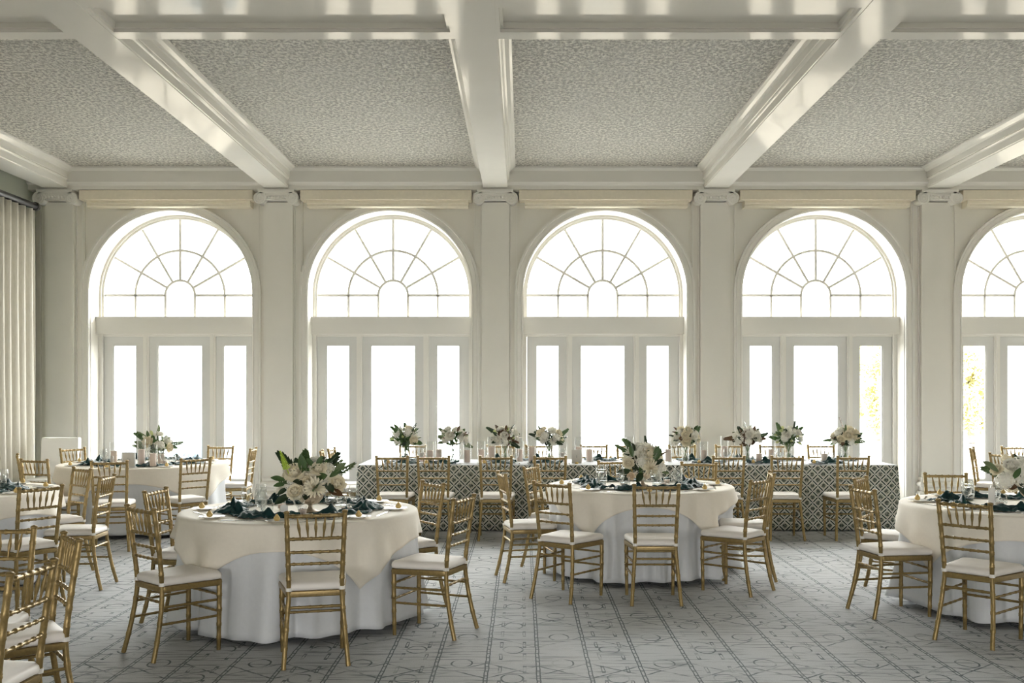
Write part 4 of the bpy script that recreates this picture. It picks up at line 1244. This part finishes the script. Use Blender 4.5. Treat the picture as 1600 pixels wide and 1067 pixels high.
def proto_hurricane(h, ch):
    r = thing('hurricane_candle', '', 'candle')
    m = MB(); m.lathe([(0.002, 0.0), (0.046, 0.0), (0.047, 0.003), (0.047, h), (0.0455, h), (0.0455, 0.006), (0.002, 0.006)], 20); m.build('glass_cylinder', 'table_glass', r, smooth=True, angle=60)
    m = MB(); m.lathe([(0.034, 0.007), (0.036, 0.009), (0.036, ch - 0.004), (0.033, ch), (0.025, ch - 0.002), (0.004, ch - 0.006)], 18); c = m.build('candle', 'candle_wax', r, smooth=True, angle=50)
    m = MB(); m.tube([(0, 0, ch - 0.008), (0.001, 0, ch + 0.008)], 0.0013, 5); m.build('wick', 'wick_black', c)
    return r
def proto_votive():
    r = thing('votive_candle', '', 'candle')
    m = MB(); m.lathe([(0.024, 0.0), (0.028, 0.003), (0.034, 0.06), (0.0325, 0.06), (0.026, 0.006), (0.002, 0.006)], 18); m.build('glass_cup', 'table_glass', r, smooth=True, angle=60)
    m = MB(); m.lathe([(0.025, 0.007), (0.030, 0.04), (0.02, 0.038), (0.003, 0.038)], 16); c = m.build('candle', 'candle_wax', r, smooth=True, angle=50)
    m = MB(); m.tube([(0, 0, 0.037), (0.001, 0, 0.046)], 0.0012, 5); m.build('wick', 'wick_black', c)
    return r
def proto_placecard():
    r = thing('place_card', '', 'card')
    pts = [(-0.026, 0.0), (0.026, 0.0), (0.026, 0.06)] + [(0.026 * cos(pi * k / 8), 0.06 + 0.018 * sin(pi * k / 8)) for k in range(1, 8)] + [(-0.026, 0.06)]
    m = MB(); m.prism(pts, -0.001, 0.001); m.build('card', 'card_white', r)
    m = MB(); m.lathe([(0.016, 0), (0.02, 0.006), (0.016, 0.016), (0.004, 0.02)], 12, (0, -0.012, 0)); m.build('holder', 'gold_candy', r, smooth=True)
    return r

GOB, WIN, TUM, PLA, FAV, FRK, KNF = proto_goblet(), proto_wine(), proto_tumbler(), proto_plate(), proto_favor(), cutlery('fork'), cutlery('knife')
NAP = [napkin(k) for k in range(5)]
HUR = [proto_hurricane(0.25, 0.15), proto_hurricane(0.31, 0.19), proto_hurricane(0.20, 0.11)]
VOT, PCA = proto_votive(), proto_placecard()
PROTO += [GOB, WIN, TUM, PLA, FAV, FRK, KNF, VOT, PCA] + NAP + HUR
ZT = TOP + 0.0005
def lay(proto, x, y, rz, label, cat, group, z=ZT):
    o = copy_tree(proto); o.location = (x, y, z); o.rotation_euler = (0, 0, rz)
    return tag(o, label, cat, group)
def in_frame(x, y, z=0.8, mar=25):
    px_ = CX + x / y * FPX
    return -mar < px_ < 1600 + mar
posw = ['right', 'back right', 'back', 'back left', 'left', 'front left', 'front', 'front right']
# angle of the first place of each table, chosen so that places meet the chairs
PLACE0 = {1: -8, 2: -8, 3: -25, 4: -15, 5: -30}
SHORT = {1: 'nearest round table', 2: 'middle round table', 3: 'right edge round table', 4: 'far left round table', 5: 'left edge round table'}
for ti in (1, 2, 3, 4, 5):
    tx, ty, tr = T[ti]; q = random.Random(300 + ti)
    for k in range(8):
        a = radians(PLACE0[ti] + 45 * k + (0 if ti != 1 else 0))
        er = Vector((cos(a), sin(a))); et = Vector((-sin(a), cos(a)))
        if not in_frame(tx + er.x * 0.6, ty + er.y * 0.6): continue
        deg = (math.degrees(a) + 22.5) % 360
        pl = '%s place of the %s' % (posw[int(deg // 45)], SHORT[ti])
        def at(r, t): p = Vector((tx, ty)) + er * r + et * t; return p.x, p.y
        rz = a + pi / 2
        E = tr - 0.825
        x, y = at(E + 0.68, 0.10 + q.uniform(-0.01, 0.01)); lay(PLA, x, y, rz, 'white bread plate at the ' + pl, 'plate', 'bread plates on round tables')
        x2, y2 = at(E + 0.70, 0.10); lay(FAV, x2, y2, rz + q.random(), 'gold pear shaped favour at the ' + pl, 'favour', 'gold favours on round tables', ZT + 0.0085)
        x, y = at(E + 0.66, -0.045); lay(FRK, x, y, a + pi / 2 + pi / 2 * 0 + pi / 2 * 2 * 0 + pi / 2, 'silver fork at the ' + pl, 'fork', 'forks on round tables')
        x, y = at(E + 0.66, -0.21); lay(KNF, x, y, a + pi / 2 + pi / 2, 'silver knife at the ' + pl, 'knife', 'knives on round tables')
        x, y = at(E + 0.475, q.uniform(-0.05, 0.01)); lay(NAP[q.randrange(5)], x, y, rz + q.uniform(-0.35, 0.35), 'crumpled dark green satin napkin at the ' + pl, 'napkin', 'dark green napkins on round tables')
        x, y = at(E + 0.35, 0.14 + q.uniform(-0.02, 0.02)); lay(GOB, x, y, 0, 'stemmed water goblet at the ' + pl, 'glass', 'water goblets on round tables')
        if k % 2 == 0 or ti == 2:
            x, y = at(E + 0.34, -0.12 + q.uniform(-0.02, 0.02)); lay(TUM, x, y, 0, 'stemless glass at the ' + pl, 'glass', 'stemless glasses on round tables')
for ti, spots in {1: [(-0.02, -0.30), (0.26, -0.20), (-0.24, 0.02)], 2: [(-0.17, -0.26), (0.18, -0.24), (0.26, 0.1)], 3: [(-0.24, -0.22), (-0.08, -0.28)], 4: [(0.3, -0.2)]}.items():
    for k, (dx_, dy_) in enumerate(spots):
        lay(VOT, T[ti][0] + dx_ + (0.1 if ti == 1 else 0), T[ti][1] + dy_, 0, 'small votive candle %s on the %s' % (['before the flowers', 'right of the flowers', 'beside the flowers'][k] if not (ti == 3) else ['left of the flowers', 'before the flowers'][k], SHORT[ti]), 'candle', 'votive candles on round tables')
p = P(444, 789, 7.0); lay(PCA, p.x, p.y, 0.1, 'round topped white place card on the nearest round table', 'card', None)
# tall menu card at the right-hand table
p = P(1549, 788, 7.3)
mc = thing('menu_card', 'tall blank white card standing on the right edge round table', 'card', (p.x, p.y, ZT), 0.3)
m = MB(); m.sweep([[(-0.028 + s_, -0.001 + y_, z), (0.028 + s_, -0.001 + y_, z), (0.028 + s_, 0.001 + y_, z), (-0.028 + s_, 0.001 + y_, z)] for s_, y_, z in ((0, 0, 0.0), (0.012, 0.01, 0.165))]); m.build('card', 'card_white', mc)
m = MB(); m.box(-0.03, 0.03, -0.008, 0.014, 0, 0.006); m.build('holder', 'gold_candy', mc)

# far-left table: framed sign and candles
p = P(201, 723, 11.45)
fs = thing('framed_sign', 'small grey framed table sign on the far left round table', 'sign', (p.x, p.y, ZT), -0.08)
m = MB(); m.box(-0.078, 0.078, -0.006, 0.006, 0.0, 0.165); m.build('frame', 'patio_white', fs)
m = MB(); m.box(-0.066, 0.066, -0.008, -0.006, 0.008, 0.157); cd = m.build('card', 'card_grey', fs)
m = MB()
for cx_, cz_, r_ in ((-0.008, 0.094, 0.008), (-0.008, 0.077, 0.0095), (0.012, 0.085, 0.008)):
    m.tube([(cx_ + r_ * cos(2 * pi * k / 16), -0.0085, cz_ + r_ * sin(2 * pi * k / 16)) for k in range(15)], 0.0011, 5)
m.build('monogram', 'ink_black', cd)
for k, (px_, py_, d_, h_) in enumerate(((221, 729, 11.6, 1), (239, 729, 11.5, 0), (178, 726, 12.0, 0), (252, 726, 12.0, 2))):
    p = P(px_, py_, d_)
    lay(HUR[h_], p.x, p.y, 0, 'pillar candle in a glass cylinder on the far left table, ' + ['left of the flowers', 'before the flowers', 'left of the sign', 'right of the flowers'][k], 'candle', 'pillar candles on the far left table')

# long table settings
LTZ = 0.7625
def seat_set(x, side, who, q):
    s = -1 if side == 'front' else 1
    ymid = (LY0 + LY1) / 2
    def Yq(o): return ymid + s * (hd - o)
    a = -pi / 2 if s < 0 else pi / 2
    ln = 'on the long table, ' + who
    lay(PLA, x - 0.16 * s * -1, Yq(0.14), 0, 'white bread plate ' + ln, 'plate', 'bread plates on the long table', LTZ)
    lay(FAV, x - 0.16 * s * -1, Yq(0.13), q.random(), 'gold favour ' + ln, 'favour', 'gold favours on the long table', LTZ + 0.0085)
    lay(NAP[q.randrange(5)], x + q.uniform(-0.03, 0.03), Yq(0.22), q.uniform(-0.2, 0.2), 'crumpled dark green napkin ' + ln, 'napkin', 'dark green napkins on the long table', LTZ)
    lay(GOB, x + 0.19 * -s + q.uniform(-0.02, 0.02), Yq(0.33), 0, 'water goblet ' + ln, 'glass', 'water goblets on the long table', LTZ)
    lay(TUM, x + 0.10 * -s, Yq(0.38), 0, 'stemless glass ' + ln, 'glass', 'stemless glasses on the long table', LTZ)
    lay(FRK, x - 0.23, Yq(0.16), 0 if s < 0 else pi, 'silver fork ' + ln, 'fork', 'forks on the long table', LTZ)
    lay(KNF, x + 0.25, Yq(0.16), 0 if s < 0 else pi, 'silver knife ' + ln, 'knife', 'knives on the long table', LTZ)
q = random.Random(9)
for k, x in enumerate(lf_x): seat_set(x, 'front', '%s front chair from the left' % ords[k], q)
for k, x in enumerate(lb_x): seat_set(x, 'back', '%s rear chair from the left' % ords[k], q)
HPX = [(660, 2), (672, 0), (686, 0), (730, 0), (752, 0), (768, 1), (812, 0), (831, 1), (880, 2), (921, 0), (984, 1), (1044, 0), (1100, 0), (1132, 1), (1205, 0), (1288, 2), (904, 1), (1186, 2)]
HPX.sort(); n2 = ['first', 'second', 'third', 'fourth', 'fifth', 'sixth', 'seventh', 'eighth', 'ninth', 'tenth', 'eleventh', 'twelfth', 'thirteenth', 'fourteenth', 'fifteenth', 'sixteenth', 'seventeenth', 'eighteenth']
for k, (px_, kd) in enumerate(HPX):
    d_ = 12.30 if k % 2 == 0 else 12.14
    lay(HUR[kd], (px_ - CX) * d_ / FPX, d_, 0, 'pillar candle in a glass cylinder on the long table, %s from the left' % n2[k], 'candle', 'pillar candles along the long table', LTZ)
p = P(901, 719, 11.98)
sg = thing('table_sign', 'plain grey beige card standing in the middle of the long table', 'sign', (p.x, p.y, LTZ))
m = MB(); m.box(-0.055, 0.055, -0.002, 0.002, 0.004, 0.165); m.box(-0.057, -0.055, -0.003, 0.003, 0.004, 0.165); cd = m.build('card', 'card_grey', sg)
m = MB(); m.box(-0.002, 0.002, -0.0035, -0.002, 0.07, 0.10); m.build('numeral', 'ink_black', cd)
m = MB(); m.lathe([(0.02, 0), (0.02, 0.012), (0.014, 0.02)], 12, (0, -0.016, 0)); m.build('holder', 'gold_candy', sg, smooth=True, angle=40)

for o in PROTO: drop_tree(o)

# ------------------------------------------------------------------ outside
gr = MB().box(-60, 60, OUT_Y + 0.0, 120, -0.25, -0.03).build('terrace', 'deck_stone')
tag(gr, 'bright terrace and lawn beyond the windows', 'ground', kind='structure')
gr2 = MB().box(-60, 60, -60, REAR_Y - 0.2, -0.25, -0.03); gr2.box(RIGHT_X + 0.2, 60, REAR_Y - 0.2, OUT_Y, -0.25, -0.03)
gr2 = gr2.build('terrace_side', 'deck_stone'); tag(gr2, 'bright paved ground outside the unseen walls', 'ground', kind='structure')

def patio_chair(x, y, rz, mat, label):
    r = thing('patio_chair', label, 'chair', (x, y, -0.03), rz, 'wire patio chairs on the terrace')
    m = MB()
    hoop = [(0.27 * cos(a), -0.20 - 0.07 * sin(a), 0.45 + 0.46 * sin(a)) for a in [pi * k / 16 for k in range(17)]]
    m.tube(hoop, 0.015, 7); m.build('back_hoop', mat, r, smooth=True)
    for k in range(4):
        m = MB(); a = radians(30 + 40 * k); b = radians(30 + 40 * ((k + 2) % 4) + 180)
        m.tube([(0.25 * cos(a), -0.2 - 0.07 * sin(a), 0.46 + 0.44 * sin(a)), (0.02 * (k - 1.5), -0.235, 0.66), (0.27 * (k - 1.5) / 1.6, -0.2, 0.45)], 0.010, 6); m.build('back_bar', mat, r, smooth=True)
    m = MB(); m.slab([(0.26 * cos(2 * pi * k / 20), 0.25 * sin(2 * pi * k / 20)) for k in range(20)], 0.43, 0.455); m.build('seat', mat, r)
    for sx in (-1, 1):
        for sy in (-1, 1):
            m = MB(); m.tube([(sx * 0.19, sy * 0.17, 0.44), (sx * 0.24, sy * 0.22, 0.0)], 0.013, 6); m.build('leg', mat, r)
        m = MB(); m.tube([(sx * 0.26, -0.2, 0.62), (sx * 0.31, 0.0, 0.66), (sx * 0.28, 0.18, 0.62), (sx * 0.22, 0.2, 0.44)], 0.012, 6); m.build('arm', mat, r, smooth=True)
    return r
patio_chair((612 - CX) * 17.3 / FPX, 17.3, 0.3, 'patio_white', 'pale wire patio chair outside, behind the leafy green posy')
patio_chair((1355 - CX) * 17.0 / FPX, 17.0, 1.0, 'patio_grey', 'grey wire patio chair outside, right of the end posy')
patio_chair((686 - CX) * 17.6 / FPX, 17.6, -0.5, 'patio_grey', 'grey wire patio chair outside, behind the second posy')
patio_chair((990 - CX) * 18.0 / FPX, 18.0, 0.9, 'patio_grey', 'grey wire patio chair outside, behind the middle round table flowers')
patio_chair((930 - CX) * 18.2 / FPX, 18.2, 2.6, 'patio_grey', 'grey wire patio chair outside the middle door')
patio_chair((262 - CX) * 18.6 / FPX, 18.6, 2.9, 'patio_grey', 'grey wire patio chair outside the far left window')
def lounge(x, y, rz, mat, label):
    r = thing('patio_armchair', label, 'armchair', (x, y, -0.03), rz, 'cushioned patio armchairs on the terrace')
    def soft(nm, x0, x1, y0, y1, z0, z1):
        m = MB(); e = 0.04
        for_s = []
        for z, k in ((z0, e), (z0 + e, 0), (z1 - e, 0), (z1 - e * 0.3, e * 0.5), (z1, e * 1.4)):
            for_s.append([(x0 + k, y0 + k, z), (x1 - k, y0 + k, z), (x1 - k, y1 - k, z), (x0 + k, y1 - k, z)])
        m.sweep(for_s); m.build(nm, mat, r, smooth=True, angle=50)
    soft('seat', -0.3, 0.3, -0.3, 0.35, 0.22, 0.44); soft('backrest', -0.36, 0.36, -0.48, -0.30, 0.2, 0.86)
    soft('arm', -0.42, -0.30, -0.4, 0.35, 0.2, 0.6); soft('arm', 0.30, 0.42, -0.4, 0.35, 0.2, 0.6)
    for sx in (-0.36, 0.36):
        for sy in (-0.4, 0.3):
            m = MB(); m.tube([(sx, sy, 0), (sx, sy, 0.22)], 0.02, 8); m.build('leg', 'patio_grey', r)
lounge((318 - CX) * 17.4 / FPX, 17.4, 3.0, 'patio_blue', 'blue grey patio armchair outside the far left door')
lounge((1540 - CX) * 17.5 / FPX, 17.5, 2.2, 'patio_white', 'white patio armchair outside the right edge window')

def tree(x, y, h, rx, rz, n, seed, label):
    r = thing('garden_tree', label, 'tree', (x, y, -0.03), 0, 'pale trees beyond the terrace')
    q = random.Random(seed)
    m = MB(); m.tube([(0, 0, 0), (0.1, 0, h * 0.25), (0.0, 0.1, h * 0.55), (0.2, 0, h * 0.85)], [0.22, 0.17, 0.12, 0.04], 10); m.build('trunk', 'bark', r, smooth=True)
    for k in range(5):
        a = k * 1.3; m = MB(); m.tube([(0, 0.05, h * (0.3 + 0.08 * k)), (rx * 0.5 * cos(a), rx * 0.5 * sin(a), h * (0.45 + 0.09 * k))], [0.08, 0.02], 7); m.build('branch', 'bark', r)
    m = MB()
    for k in range(n):
        while True:
            v = Vector((q.uniform(-1, 1), q.uniform(-1, 1), q.uniform(-1, 1)))
            if v.length < 1 and noise.noise(v * 2.3 + Vector((seed, 0, 0))) > -0.12: break
        c = Vector((v.x * rx, v.y * rx, h * 0.56 + v.z * rz)); a = Vector((q.gauss(0, 1), q.gauss(0, 1), q.gauss(0, 1))).normalized(); b = a.orthogonal().normalized(); s = q.uniform(0.07, 0.13)
        i = len(m.v); m.v += [tuple(c - a * s), tuple(c + b * s * 0.5), tuple(c + a * s), tuple(c - b * s * 0.5)]; m.f.append((i, i + 1, i + 2, i + 3))
    f = m.build('foliage', 'tree_leaf', r); f['kind'] = 'stuff'
tree((1375 - CX) * 34 / FPX, 34, 3.4, 1.1, 1.7, 9000, 3, 'pale yellow green tree outside the fourth window')
tree((1520 - CX) * 32 / FPX, 32, 3.0, 0.9, 1.5, 8000, 4, 'pale yellow green tree outside the right edge window')
